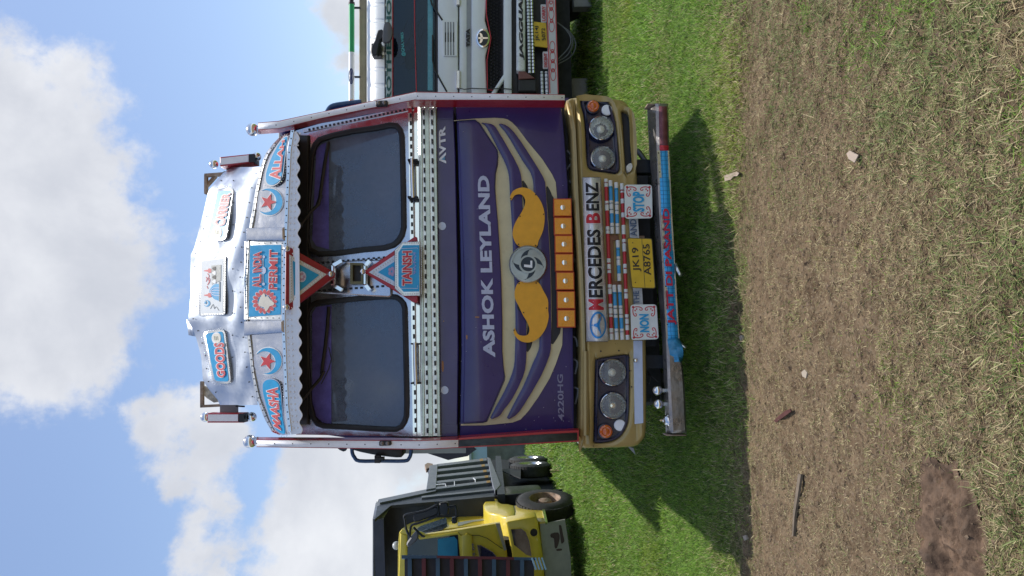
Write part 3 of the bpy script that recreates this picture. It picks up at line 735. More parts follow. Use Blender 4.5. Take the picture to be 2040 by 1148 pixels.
# --- printed panels of the roof
def starp(x, y, r, ri=.42, rot=0, n=5):
    return [(x + (r if k % 2 == 0 else r * ri) * math.cos(rot + math.pi * k / n), y + (r if k % 2 == 0 else r * ri) * math.sin(rot + math.pi * k / n)) for k in range(2 * n)]
def crescent(x, y, r, rot, cut=.80, sh=.32, n=26):
    """thick side towards angle rot (picture axes)"""
    a = math.acos(max(-1, min(1, (1 + sh * sh - cut * cut) / (2 * sh)))) ; A = []
    for k in range(n + 1):
        q = rot - (math.pi - a) + 2 * (math.pi - a) * k / n; A.append((x + r * math.cos(q), y + r * math.sin(q)))
    cx, cy = x - sh * r * math.cos(rot), y - sh * r * math.sin(rot); b = math.acos(max(-1, min(1, (cut * cut + sh * sh - 1) / (2 * cut * sh))))
    B = []
    for k in range(n + 1):
        q = rot - (math.pi - (math.pi - b)) ; 
    aa = math.atan2(A[0][1] - cy, A[0][0] - cx); bb = math.atan2(A[-1][1] - cy, A[-1][0] - cx)
    while bb < aa: bb += 2 * math.pi
    for k in range(n + 1):
        q = bb - (bb - aa) * k / n; B.append((cx + cut * r * math.cos(q), cy + cut * r * math.sin(q)))
    return A + B[1:-1]
lo = lambda e: (lambda x, y: lowd(x, y) - e)
up = lambda e: (lambda x, y: updn(x, y) - e)
def beads(pts, step, dfn, r=.003, closed=True, m=None): dots(T, 'bead', along(pts, step, closed), dfn, r, m or chrome)
lo_curved = lo
for (x, y, rot) in ((534, 402.6, .12), (532, 720, -.35)):
    pl__ = planar(lowd, [(x - 28, y - 28), (x + 30, y - 28), (x + 30, y + 28), (x - 28, y + 28)]); lo = (lambda f_: (lambda e: (lambda X_, Y_: f_(X_, Y_) - e + .006)))(pl__)
    slab(T, 'crescent_halo', circ(x + 2, y - .5, 29.5, 29, 28), lo(.008), .004, whitetape if False else steel)
    c0 = slab(T, 'crescent_emblem', crescent(x + 2, y - .5, 28.5, rot, .80, .34), lo(.010), .004, white)
    slab(T, 'crescent', crescent(x + 2, y - .5, 26.5, rot, .84, .30), lo(.013), .003, cyan, c0)
    s0 = slab(T, 'star_emblem', starp(x, y, 19), lo(.012), .004, white)
    slab(T, 'star', starp(x, y, 16.5), lo(.016), .004, redp, s0)
pl__ = planar(lowd, [(535, 275), (573, 275), (570, 365), (530, 365)]); lo = (lambda f_: (lambda e: (lambda X_, Y_: f_(X_, Y_) - e + .006)))(pl__)
al = smooth_loop(cE((890, 412), (862, 425), (815, 480), (770, 560), (735, 640), (710, 720), (704, 780), (720, 822), (760, 832), (800, 815), (832, 780), (850, 720), (858, 640), (868, 560), (880, 480)), 3)
o1 = slab(T, 'name_panel', offs(al, 2.5), lo(.008), .004, chrome); slab(T, 'panel_print', al, lo(.012), .004, cyan, o1)
beads(offs(al, 5.5), 5.5, lo(.004))
text(T, 'ALLAH', [cE((828, 782))[0], cE((872, 428))[0], cE((848, 440))[0], cE((722, 792))[0]], lo(.014), pink, o1, off=.03, shear=.1, outline=(white, .045))
pl__ = planar(lowd, [(525, 760), (565, 760), (570, 860), (540, 860)]); lo = (lambda f_: (lambda e: (lambda X_, Y_: f_(X_, Y_) - e + .006)))(pl__)
ml = smooth_loop(cC((752, 1012), (715, 1000), (675, 960), (640, 880), (610, 780), (590, 700), (588, 640), (605, 610), (640, 598), (680, 608), (710, 640), (722, 720), (728, 800), (738, 900), (750, 960)), 3)
o1 = slab(T, 'name_panel', offs(ml, 2.5), lo(.008), .004, chrome); slab(T, 'panel_print', ml, lo(.012), .004, cyan, o1)
beads(offs(ml, 5.5), 5.5, lo(.004))
text(T, 'MAASHA', [cC((725, 985))[0], cC((700, 660))[0], cC((612, 665))[0], cC((672, 960))[0]], lo(.014), pink, o1, off=.03, shear=.1, outline=(white, .045))
# centre panel
cpn = [(487, 481), (566, 480), (567, 638), (486, 637)]; pc_ = planar(lowd, [(490, 484), (564, 483), (564, 634), (490, 634)]); lo = lambda e: (lambda x, y: pc_(x, y) - e + .008)
o1 = slab(T, 'permit_panel', cpn, lo(.012), .012, steel2, bev=.003)
dots(T, 'rivet', along(offs(cpn, -4), 12, True), lo(.014), .004, dark, o1)
slab(T, 'panel_print', [(498, 488.5), (559.5, 488), (559, 627), (495.5, 631.5)], lo(.016), .004, cyan, o1)
text(T, 'ALL INDIA', [(520, 572), (521, 501), (505, 503), (503, 574)], lo(.019), redp, o1, off=.02, outline=(white, .04))
text(T, 'PERMIT', [(551.5, 577), (553, 498), (537, 498), (535, 576)], lo(.019), redp, o1, off=.02, outline=(white, .04))
V = []
for k in range(16):
    q = 2 * math.pi * k / 16; cx, cy = 527 + 19 * math.cos(q), 601 + 19 * math.sin(q)
    pet = [(cx + 5.5 * math.cos(a_) * math.cos(q) - 3.4 * math.sin(a_) * math.sin(q), cy + 5.5 * math.cos(a_) * math.sin(q) + 3.4 * math.sin(a_) * math.cos(q)) for a_ in [2 * math.pi * j / 10 for j in range(10)]]
    pp = slab(T, 'petal', offs(pet, .8), lo(.018), .001, white, o1, smooth=5); slab(T, 'petal', pet, lo(.0195), .001, pink, o1, smooth=5)
ind = [(513, 597), (519, 594), (522, 599), (527, 598), (533, 594), (541, 600), (535, 605), (546, 601), (541, 609), (531, 612), (522, 616), (517, 609), (511, 604)]
slab(T, 'map_shape', smooth_loop(cD((745, 1060) if False else (640, 985), (655, 940), (690, 900), (700, 935), (720, 925), (745, 960), (775, 985), (770, 1010), (740, 1015), (720, 1050), (700, 1062), (690, 1030), (660, 1020), (640, 1005)), 2), lo(.021), .002, mat('cream_print', (.72, .68, .58), .5), o1)
for (a_, b_) in (((524, 510), (524, 568)),):
    slab(T, 'ornament', ribbon([a_, b_], 1.4), lo(.019), .002, white, o1); slab(T, 'ornament', circ(525, 539, 5, 7, 10), lo(.02), .002, paleblue, o1); slab(T, 'ornament', circ(525, 512, 3, 3, 8), lo(.02), .002, paleblue, o1); slab(T, 'ornament', circ(525, 566, 3, 3, 8), lo(.02), .002, paleblue, o1)
# GOODS / CARRIER plaques and the mosque picture on the crown
def plaque(quad, word, tq, emb, hand):
    rq = rrect(quad, 7); pf = planar(updn, offs(quad, 6)); up = lambda e: (lambda x, y: pf(x, y) - e + .008)
    o1 = slab(T, 'plaque', offs(rq, 5), up(.012), .012, steel2, bev=.003); slab(T, 'panel_print', rq, up(.016), .004, cyan, o1)
    dots(T, 'bead', along(offs(rq, 4), 4.2, True) + along(offs(rq, 7.5), 5.0, True), up(.015), 0.0032, chrome, o1)
    text(T, word, tq, up(.020), pink, o1, off=.03, shear=.12, outline=(white, .05))
    e1 = slab(T, 'hand_emblem', circ(*emb, 9.5, 12, 16), up(.018), .003, white, o1)
    slab(T, 'hand_emblem', smooth_loop([(emb[0] + a, emb[1] + b) for a, b in hand], 2), up(.020), .002, mat('cream_print', (.72, .68, .58), .5), o1)
    for q in (-3, 0, 3): slab(T, 'hand_emblem', ribbon([(emb[0] + q - 1, emb[1] - 4), (emb[0] + q, emb[1] + 4)], .8), up(.022), .002, mat('olive_print', (.25, .28, .18), .5), o1)
hand = [(-8, 0), (-5, -8), (0, -9), (5, -8), (8, -3), (8, 5), (4, 9), (-3, 8)]
plaque([(408, 665), (444, 660), (456, 761), (428, 759)], 'GOODS', [(449, 751), (446, 682), (426, 684), (433, 753)], (431, 674), hand)
plaque([(433, 381), (461, 378), (446, 475), (412, 477)], 'CARRIER', [(447, 450), (459, 385), (443, 387), (426, 450)], (433, 463), hand)
mq = rrect([(396, 516), (450, 509), (449, 628), (394, 630)], 7); pf_ = planar(updn, [(396, 516), (450, 509), (449, 628), (394, 630)]); up_old = up; up = lambda e: (lambda x, y: pf_(x, y) - e + .008)
o1 = slab(T, 'mosque_plaque', mq, up(.012), .012, steel2, bev=.003); pq = offs(mq, -5); slab(T, 'panel_print', pq, up(.015), .004, mat('pale_print', (.66, .70, .72), .5, 0, .04, 20), o1)
dots(T, 'bead', along(offs(mq, -2.5), 5, True), up(.015), 0.0032, chrome, o1)
D_ = up(.018); D2 = up(.020)
slab(T, 'dome', smooth_loop(cD((205, 885), (225, 850), (250, 825), (285, 820), (300, 840), (300, 960), (280, 965), (245, 950), (225, 920)), 2), D_, .003, cyan, o1)
for q in (-34, -12, 12, 34): slab(T, 'dome_rib', ribbon(smooth_line(cD((208, 886), (245, 888 + q * .9), (298, 890 + q)), 3), 1.2), D2, .002, paleblue, o1)
for yy in (705, 920):
    slab(T, 'minaret', cD((160, yy - 3), (160, yy + 3), (195, yy + 9), (200, yy + 20), (210, yy + 20), (225, yy + 14), (225, yy - 14), (210, yy - 20), (200, yy - 20), (195, yy - 9)), D_, .003, pink, o1)
slab(T, 'arcade', cD((225, 660), (310, 652), (308, 790), (228, 825)), D_, .003, mat('arcade_print', (.40, .41, .38), .5, 0, .3, 60), o1)
for k in range(4): slab(T, 'arch', smooth_loop(cD((262, 668 + k * 38), (240, 676 + k * 38), (232, 686 + k * 38), (240, 696 + k * 38), (262, 702 + k * 38)), 2), D2, .002, blackp if k % 2 == 0 else white, o1)
slab(T, 'ledge', cD((292, 800), (300, 800), (298, 975), (291, 975)), D2, .002, greyp, o1)
slab(T, 'small_crescent', crescent(*cD((185, 992))[0], 6.5, .2), D_, .003, cyan, o1); slab(T, 'small_star', starp(*cD((172, 985))[0], 3.2), D2, .003, cyan, o1)
for (a_) in ([(190, 730), (205, 750), (195, 775), (205, 800), (190, 830)], [(178, 760), (186, 775), (178, 800)], [(185, 840), (195, 862)], [(205, 770), (212, 785), (204, 815)]):
    slab(T, 'script_stroke', ribbon(smooth_line(cD(*a_), 3), 1.3), D_, .003, pink, o1)
slab(T, 'wavy_line', ribbon(smooth_line(cD((215, 1040), (240, 1000), (250, 1040), (265, 1020), (290, 1055)), 3), .8), D_, .002, greyp, o1)

up = up_old
# --- red and white corner posts
def post(stations, dF=-.20, dB=-.04, ball_at=None, tape_to=None, strip=None):
    """stations: (x, outer y, front inner y, back inner y)"""
    rows = [[(x, a, dB), (x, a, dF), (x, b, dF), (x, c, dB)] for (x, a, b, c) in stations]
    o = grid(T, 'corner_post', rows, red, close=True, smooth=20)
    tp = [s for s in stations if tape_to is None or s[0] <= tape_to]
    if len(tp) > 1: grid(T, 'white_tape', [[(x, a + (b - a) * .09, dF - .004), (x, a + (b - a) * .91, dF - .004)] for (x, a, b, c) in tp], whitetape, o, th=.002)
    if strip:
        grid(T, 'black_strip', [[(x, a + (b - a) * .12, dF - .004), (x, a + (b - a) * .80, dF - .004)] for (x, a, b, c) in strip], mat('scuffed_black', (.035, .04, .035), .6, 0, .4, 20, dirt=.3), o, th=.002)
    if len(tp) > 1: dots(T, 'rivet', along([(x, (a + b) / 2) for (x, a, b, c) in tp], 36), dF - .006, .004, dark, o)
    cap = [stations[0], stations[-1]]
    for (x, a, b, c) in cap: grid(T, 'end_cap', [[(x, a, dB), (x, a, dF)], [(x, c, dB), (x, b, dF)]], red, o)
    return o
pr = post([(514, 244.6, 259, 268), (555, 241, 257, 265), (640, 223, 236.5, 245.5), (730, 203.5, 218, 228), (826, 183, 200, 213.5), (830, 183, 200.3, 213.8), (980, 186, 200, 214), (1125, 188.5, 201, 214.5)])
pl = post([(511, 891, 876, 871), (640, 893, 876.5, 871.5), (838, 896, 877.5, 873), (843, 896, 877, 872.5), (913, 892.5, 875, 869)], tape_to=950)
pl2 = post([(913.5, 892.5, 873, 868), (1000, 888.5, 867, 862), (1080, 884, 861, 856.5), (1153, 880, 857.5, 853)], tape_to=1, strip=[(914, 892.5, 873, 868), (1000, 888.5, 867, 862), (1080, 884, 861, 856.5), (1150, 880, 857.5, 853)])
for c, r in (((503, 258.5), 13), ((498, 880), 13.5)):
    b0 = ball('ball_finial', P(c[0], c[1], -.12), .043, chrome, T); lathe('collar', P(c[0] + 11, c[1] - .5, -.12), (0, 0, -1), [(.02, -.01), (.026, 0), (.026, .012), (.03, .014)], steel2, b0)
for (x, y) in ((760, 205.5), (767, 884)):
    m0 = slab(T, 'marker_lamp', rrect([(x - 12, y - 5), (x + 12, y - 6 if y < 500 else y - 5), (x + 12, y + 4), (x - 12, y + 5)], 3), -.235, .035, black, bev=.004)
    for q in (-6, 5): lathe('marker_lens', P(x + q, y - .5, -.235), (0, -1, 0), [(.013, 0), (.012, .006), (.006, .011), (0, .012)], mat('smoked_lens', (.16, .13, .12), .2, 0, .1, 20, coat=1), m0, 14)
# horn bars on the roof
def hornbar(x0, x1, ya, yb, tilt, br, side):
    b0 = slab(T, 'signal_bar', [(x0, ya), (x1, ya - tilt), (x1, yb - tilt), (x0, yb)], .02, .10, red, bev=.004)
    slab(T, 'white_tape', [(x0 + 1, ya + 2.5), (x1 - 11, ya - tilt * .9 + 2.5), (x1 - 11, yb - tilt * .9 - 3), (x0 + 1, yb - 3)], .014, .006, whitetape, b0)
    slab(T, 'black_end', [(x1 - 10, ya - tilt + 1), (x1 + 1, ya - tilt + 1), (x1 + 1, yb - tilt - 1), (x1 - 10, yb - tilt - 1)], .010, .11, blackp, b0)
    for c in br: ball('ball_finial', P(c[0], c[1], .06), c[2] / 275, chrome, T)
hornbar(438, 506, 313, 331.5, 7, ((426, 327.5, 8.5), (511.5, 312.5, 8.5)), 1)
hornbar(413, 485, 823.5, 842.5, 0, ((409.5, 831, 9), (501.5, 831, 9)), -1)
slab(T, 'bar_bracket', [(450, 326), (483, 325), (484, 346), (452, 350)], .10, .02, greyp); slab(T, 'bar_bracket', [(438, 806), (473, 806), (473, 824), (438, 824)], .10, .02, greyp)
tube('bracket_pin', [P(470, 809, .08), P(487, 810, .06)], .006, dark, T)
# A-pillar trims
dashes(T, 'dash_trim', (612, 259), (826, 214.5), 4, 26, lambda x, y: wd(x, y) - .012, blackp, T)
rim('trim_strip', [(604, 261), (826, 215)], 6, lambda x, y: wd(x, y) - .010, steel2)
# --- rails between the windows and the purple panel
rim('rail_strip', [(829, 214), (835.5, 868)], 8, lambda x, y: .02, chrome, th=.04)
rail = slab(T, 'bumper_rail', [(833, 213), (869, 213), (878.5, 868), (838, 869)], -.03, .10, steel2, bev=.006)
for (a0, a1, w_) in (((838, 213), (844, 869), 5), ((850, 213), (858, 869), 9), ((865.5, 213), (874.5, 869), 6)):
    slab(T, 'rail_rib', ribbon([a0, a1], w_), -.040, .012, mat('greenish_steel', (.50, .56, .50), .32, .9, .08, 6), rail, bev=.003)
dashes(T, 'dash_trim', (844, 214), (851.5, 868), 3.6, 34, -.043, blackp, rail); dashes(T, 'dash_trim', (860, 214), (868.5, 868), 3.6, 34, -.043, blackp, rail)
rim('trim_strip', [(816.5, 216), (826, 868)], 7, lambda x, y: .012, chrome, th=.03)
dashes(T, 'dash_trim', (818, 222), (821, 470), 4, 16, .008, blackp, T); dashes(T, 'dash_trim', (823.5, 605), (828, 866), 4, 14, .008, blackp, T)
for (ya, yb, x0) in ((318, 392, 820), (685, 764, 826)):
    hb = tube('grab_handle', [P(x0, ya, .02), P(x0 + .5, ya, -.06), P(x0 + 1.2, (ya + yb) / 2, -.062), P(x0 + 2.5, yb, -.06), P(x0 + 2.5, yb, .02)], .014, chrome, T, 10)
    for y in (ya, yb): slab(T, 'handle_bracket', ribbon([(x0 - 8, y), (x0 + 12, y)], 3), -.066, .075, dark, hb)

# --- centre ornament between the windscreens
pil = slab(T, 'centre_pillar', [(600, 523), (775, 517), (780, 588), (775, 592), (600, 582)], lambda x, y: wd(x, y) - .03, .05, steel, bev=.008)
dashes(T, 'dash_trim', (628, 524.5), (770, 512.5), 4, 14, lambda x, y: wd(x, y) - .035, blackp, pil); dashes(T, 'dash_trim', (630, 580), (778, 569), 4, 14, lambda x, y: wd(x, y) - .035, blackp, pil)
hole_ = slab(T, 'vent_box', cG((788, 478), (935, 484), (937, 722), (790, 722)), .01, .06, mat('olive_frame', (.16, .15, .07), .5), holes=[cG((818, 505), (912, 508), (914, 692), (818, 694))])
slab(T, 'vent_back', cG((815, 500), (916, 500), (916, 698), (815, 698)), .055, .01, blackp, hole_)
for (a, b) in ((565, 690), (935, 1010)):
    slab(T, 'clamp', cG((a, 510), (a + 40, 510), (a + 40, 735), (a, 735)), -.02, .05, chrome, pil, bev=.006)
    slab(T, 'clamp_leg', ribbon(cG((a + 30, 735), (b, 790)), 7), -.01, .04, chrome, pil); slab(T, 'clamp_leg', ribbon(cG((a + 30, 510), (b, 455)), 7), -.01, .04, chrome, pil)
satin = mat('satin_silver', (.62, .66, .72), .4, .25, .06, 14)
def tri(outer3, mid3, in3, d, red_, wide=0):
    fr0 = slab(T, 'red_triangle', outer3, d, .03, red_, bev=.004)
    slab(T, 'beaded_triangle', mid3, lambda x, y: d(x, y) - .004, .006, satin, fr0); slab(T, 'blue_triangle', in3, lambda x, y: d(x, y) - .008, .005, cyan, fr0)
    A = [tuple(Vector(mid3[i]) * .62 + Vector(in3[i]) * .38) for i in range(3)]; dots(T, 'bead', along(A, 5.5, True), lambda x, y: (d(x, y) if callable(d) else d) - .006, .005, chrome, fr0)
    return fr0
dT = lambda x, y: -.335 + (x - 570) / 95 * .20
t0 = tri(cG((48, 300), (105, 305), (610, 590), (612, 640), (110, 1015), (45, 1015)), cG((92, 385), (520, 612), (92, 948)), cG((135, 458), (436, 620), (150, 855)), dT, maroon)
slab(T, 'flower_print', circ(*cG((235, 640))[0], 9, 11, 12), lambda x, y: dT(x, y) - .010, .003, paleblue, t0)
for q in range(6): slab(T, 'flower_print', circ(cG((235, 640))[0][0] + 5 * math.cos(q), cG((235, 640))[0][1] + 6 * math.sin(q), 2.6, 3, 8), lambda x, y: dT(x, y) - .012, .003, mat('mauve_print', (.45, .30, .45), .5), t0)
dU = lambda x, y: -.12 + (830 - x) / 105 * .03
t1 = slab(T, 'red_triangle', cG((955, 575), (975, 560), (1530, 178), (1555, 190), (1560, 235), (1500, 240), (1560, 870), (1560, 925), (1545, 940), (1500, 925), (970, 605)), dU, .03, red, bev=.004)
slab(T, 'beaded_triangle', cG((1003, 590), (1310, 385), (1310, 755)), lambda x, y: dU(x, y) - .004, .006, satin, t1); slab(T, 'blue_triangle', cG((1108, 588), (1310, 460), (1310, 700)), lambda x, y: dU(x, y) - .008, .005, cyan, t1)
dots(T, 'bead', along(cG((1300, 425), (1045, 590), (1300, 735)), 5.5), lambda x, y: dU(x, y) - .006, .005, chrome, t1)
for q in range(5): slab(T, 'flower_print', circ(cG((1265, 580))[0][0] + 4.5 * math.cos(q * 1.26), cG((1265, 580))[0][1] + 6 * math.sin(q * 1.26), 3.2, 4, 8), lambda x, y: dU(x, y) - .011, .003, mat('mauve_print', (.45, .30, .45), .5), t1)
for c, d in (((65, 320), -.37), ((60, 992), -.37), ((565, 611), -.17), ((932, 583), -.17)):
    x, y = cG(c)[0]; lathe('dome_bolt', P(x, y, d + .02), (0, -1, 0), [(.021, 0), (.021, .008), (.018, .018), (.011, .025), (0, .028)], chrome, T, 16)
tp = cG((1297, 335), (1385, 243), (1590, 237), (1592, 855), (1390, 857), (1297, 775))
n0 = slab(T, 'name_plate', tp, -.16, .02, steel2, bev=.004); ti = cG((1340, 365), (1395, 280), (1580, 278), (1580, 808), (1400, 812), (1342, 745))
slab(T, 'plate_print', ti, -.166, .006, cyan, n0); dots(T, 'bead', along(offs(ti, 4.5), 3.6, True), -.164, .004, chrome, n0)
text(T, 'TAINSH', [cG((1495, 745))[0], cG((1495, 345))[0], cG((1388, 348))[0], cG((1385, 742))[0]], -.168, redp, n0, off=.035, outline=(white, .05))
for q in range(7): slab(T, 'script_stroke', ribbon(smooth_line(cG((1505 + (q % 2) * 18, 610 - q * 36), (1530, 600 - q * 36), (1510 + (q % 3) * 12, 580 - q * 36), (1545, 588 - q * 36)), 3), 1.4), -.168, .004, mat('violet_print', (.30, .32, .62), .5), n0)
slab(T, 'print_line', ribbon(cG((1370, 320), (1560, 310), (1562, 322)), 1), -.168, .003, paleblue, n0); slab(T, 'print_line', ribbon(cG((1375, 772), (1562, 774), (1562, 740)), 1), -.168, .003, paleblue, n0)

# --- wipers
def wiper(pts, blade, piv):
    a0 = tube('wiper_arm', [P(*p) for p in pts], .012, black, T, 6)
    tube('wiper_blade', [P(*p) for p in blade], .013, black, a0, 6); lathe('pivot', P(*piv), (0, -1, 0), [(.022, 0), (.022, .02), (.012, .03), (0, .032)], black, a0, 12)
wiper([(600, 447, .05), (620, 421, .05), (634, 408, .06), (640, 388, .05)], [(654, 283, .12), (648, 320, .10), (642, 360, .10), (637, 395, .10), (632, 410, .11)], (598, 449, .06))
wiper([(600, 799, .05), (620, 775, .05), (638, 755, .06), (645, 740, .05)], [(655, 612, .12), (652, 650, .10), (648, 690, .10), (643, 725, .10), (641, 745, .11)], (598, 799, .06))
tube('washer_hose', [P(655, 692, .08), P(660, 715, .08), (P(655, 735, .08)), P(640, 765, .09)], .004, black, T, 5)

# --- purple front
pbase = [(868, 214), (905, 213), (1118, 212), (1121, 240), (1128, 360), (1140, 600), (1143, 858), (1141, 868), (905, 870), (879, 868)]
slab(T, 'upper_panel', [(868, 213), (903, 213), (907, 300), (912, 540), (913, 700), (911, 869), (878, 869), (874, 540)], .0, .14, purple, bev=.006)
slab(T, 'upper_panel_wing', [(870, 213), (903, 213), (902, 237), (872, 239)], -.005, .02, purple); slab(T, 'upper_panel_wing', [(879, 846), (911, 846), (911, 869), (879, 869)], -.005, .02, purple)
front = slab(T, 'grille_panel', [(908, 213), (1112, 212), (1119, 216), (1122, 240), (1131, 360), (1141, 600), (1144, 850), (1140, 862), (1000, 868), (916, 870), (919, 700), (918, 540), (912, 300)], .0, .14, purple, bev=.012, seg=2)
bt_r = [(904, 240), (946, 236.5), (985, 235), (1002, 236), (1011, 238), (1020, 244), (1030, 254), (1051, 282), (1080, 317), (1100, 348), (1107, 363), (1110, 397)]
bt_l = [(1121, 653), (1120, 688), (1107, 726), (1095, 754), (1072, 792), (1052, 820), (1037, 836), (1021, 842), (966, 847.5), (918, 848)]
bt_in = [(918, 845), (963, 843), (971, 840), (1006, 758), (1007, 750), (1001, 721), (1001, 700), (1000, 683), (999, 600), (996, 517), (990, 440), (987, 373), (988, 346), (992, 330), (993, 313), (992, 300), (956, 245), (946, 238), (904, 241)]
bpl = slab(T, 'grille_ribs', bt_r + bt_l + bt_in, -.008, .008, beige, front)
tp_ = [(911, 243), (946, 239.5), (955, 246), (990, 298), (992.5, 313), (990, 330), (987, 346), (986, 373), (992, 440), (996, 500), (999, 560), (1001, 640), (1001, 700), (1003, 725), (1005.5, 750), (1004, 758), (970, 838), (962, 842), (922, 843.5), (925, 700), (924, 540), (917, 340)]
tpo = slab(T, 'bonnet_lid', smooth_loop(tp_, 1), -.034, .032, purple, bev=.010, seg=3)
0 and rim('lid_highlight', [(990, 375), (997, 440), (1001, 520), (1004, 600), (1006, 670)], 5, lambda x, y: -.02, purple, tpo, .02)
s1 = [(959, 245), (966, 248), (978, 268), (997, 305), (1008, 328), (1014, 351), (1016, 387), (1020, 451), (1023, 520), (1026, 595), (1027, 650), (1026, 703), (1024, 730), (1015, 758), (1000, 789), (977, 832), (986, 833), (996, 828), (1004, 816), (1021, 794), (1042, 751), (1048, 721), (1049, 670), (1047, 600), (1045, 520), (1042, 440), (1040, 386), (1039, 356), (1033, 333), (1013, 296), (993, 262), (984, 250), (974, 246)]
s2 = [(994, 247), (1005, 260), (1017, 278), (1041, 319), (1056, 341), (1062, 360), (1063, 378), (1068, 450), (1072, 520), (1075, 600), (1075, 675), (1073, 698), (1062, 723), (1042, 771), (1010, 832), (1022, 831), (1031, 824), (1044, 807), (1077, 751), (1095, 708), (1098, 683), (1098, 640), (1096, 520), (1090, 420), (1087, 373), (1082, 352), (1051, 302), (1030, 271), (1017, 256), (1005, 248)]
slab(T, 'grille_slat', smooth_loop(s1, 2), -.030, .026, purple, bev=.003, seg=2); slab(T, 'grille_slat', smooth_loop(s2, 2), -.030, .026, purple, bev=.003, seg=2)
slab(T, 'grille_opening', smooth_loop([(1088, 372), (1095, 378), (1100, 390), (1106, 410), (1112, 520), (1116, 600), (1117, 655), (1113, 668), (1106, 680), (1098, 685), (1099, 640), (1097, 520), (1091, 420)], 2), -.0105, .002, blackp, bpl)
slab(T, 'grille_opening', smooth_loop([(1040, 361), (1047, 366), (1052, 376), (1056, 400), (1050, 420), (1044, 410)], 2), -.0105, .002, blackp, bpl); slab(T, 'grille_opening', smooth_loop([(1049, 700), (1055, 697), (1060, 685), (1062, 660), (1054, 640), (1050, 660)], 2), -.0105, .002, blackp, bpl)
tA = text(T, 'ASHOK LEYLAND', [(987, 712), (974.5, 350), (951, 350), (963, 712)], -.036, letter, tpo, off=.045, th=.004, spacing=1.05)
text(T, 'AVTR', [(889, 326), (887, 251), (874, 251), (875, 326)], -.002, mat('bright_lettering', (.78, .80, .86), .35), off=.04, th=.005, shear=-.15, spacing=1.0)
slab(T, 'badge_mark', [(879, 318), (886, 312), (886, 319)], -.007, .004, cyan)
text(T, '4220HG', [(1124, 838), (1121.5, 746), (1110, 746), (1112, 838)], -.002, mat('grey_badge', (.22, .21, .33), .4), front, off=.02, th=.003)
for (x, y) in ((880, 450.5), (885, 777.5)): slab(T, 'white_sticker', circ(x + 1, y, 7.5, 8, 18), -.004, .006, paleblue)
for (x, y, w_, h_) in ((882, 730, 4, 22), (884, 640, 2, 2), (930, 672, 3, 9), (951, 632, 8, 3)): slab(T, 'paint_chip', smooth_loop([(x - w_ / 2, y - h_ / 2), (x + w_ / 2, y - h_ / 3), (x + w_ / 3, y + h_ / 2), (x - w_ / 2, y + h_ / 3)], 2), -.0015 if x < 912 else -.036, .002, mat('rust_chip', (.33, .17, .09), .8))
chips = [(float(rng.uniform(915, 1138)), float(rng.uniform(620, 862))) for _ in range(46)] + [(float(rng.uniform(915, 1138)), float(rng.uniform(225, 620))) for _ in range(26)]
dots(T, 'stone_chip', chips, lambda x, y: -.037 if x < 960 else -.0012, .0028, mat('chip_grey', (.4, .4, .5), .7))
# emblem and moustache
mr_pts = [(1031.6, 489.3), (1022, 472), (1022, 457), (1028, 441), (1039, 423), (1045, 410), (1046, 396.6), (1038, 387.5), (1026, 389), (1018.5, 399), (1016, 393), (1022, 381), (1037, 374), (1052.5, 376), (1065.5, 385), (1078.6, 404), (1085, 428), (1082.5, 457), (1073, 480), (1069, 491), (1052, 494)]
ml_pts = [(1034, 562.5), (1026, 577), (1026, 595), (1034, 611), (1041.6, 627.6), (1049, 640), (1054.7, 655), (1051.7, 666.7), (1041.6, 669), (1031.5, 665.5), (1025, 654), (1023.4, 663), (1031.5, 675.6), (1044, 682), (1059, 681.4), (1074, 673), (1087, 655), (1093, 633), (1092, 618), (1091.6, 598), (1082.5, 579.5), (1072, 562.5), (1053, 559)]
ms0 = slab(T, 'moustache', smooth_loop(mr_pts, 4), -.048, .006, orangeflat); ms1 = slab(T, 'moustache', smooth_loop(ml_pts, 4), -.048, .006, orangeflat)
dots(T, 'rivet', [(1017.5, 396), (1067, 388), (1036, 431), (1083, 427), (1033, 487), (1067, 489), (1034, 565), (1068, 564), (1089, 614), (1043, 623), (1024, 658)], -.052, .005, dark, ms0)
for q in (1034, 1060): slab(T, 'mounting_block', circ(q, 450, 6, 10, 8), -.042, .03, dark, ms0); slab(T, 'mounting_block', circ(q + 2, 610, 6, 10, 8), -.042, .03, dark, ms1)
ec = P(1052, 526.5, -.05); esil = mat('emblem_silver', (.36, .42, .44), .36, .7, .4, 4)
em = lathe('round_emblem', ec, (0, -1, 0), [(.128, 0), (.130, .008), (.124, .016), (.120, .012)], steel2, T, 48)
lathe('emblem_disc', ec, (0, -1, 0), [(.122, .004), (.121, .013), (0, .015)], esil, em, 48)
for k in range(4):
    a0 = math.pi / 2 * k + .55; A, B = [], []
    for j in range(13):
        t_ = j / 12; a1 = a0 + t_ * 1.25
        A.append((math.cos(a1) * (17 + 14 * min(1, t_)), math.sin(a1) * (17 + 14 * min(1, t_))))
        B.append((math.cos(a1 + .95 - .80 * t_) * (18.5 + 13.5 * min(1, t_ * 2.0)), math.sin(a1 + .95 - .80 * t_) * (18.5 + 13.5 * min(1, t_ * 2.0))))
    slab(T, 'emblem_blade', [(1052 + a, 526.5 + b) for a, b in A + B[::-1]], -.0675, .004, mat('emblem_dark', (.012, .03, .05), .35), em)
slab(T, 'emblem_ring', circ(1052, 526.5, 35.5, n=48), -.069, .005, esil, em, holes=[circ(1052, 526.5, 31.5, n=48)])
slab(T, 'emblem_ring', circ(1052, 526.5, 18, n=36), -.0715, .006, esil, em, holes=[circ(1052, 526.5, 14.5, n=36)])
lathe('emblem_centre', ec, (0, -1, 0), [(.050, .015), (.050, .019), (0, .019)], mat('emblem_dark', (.012, .03, .05), .35), em, 30)
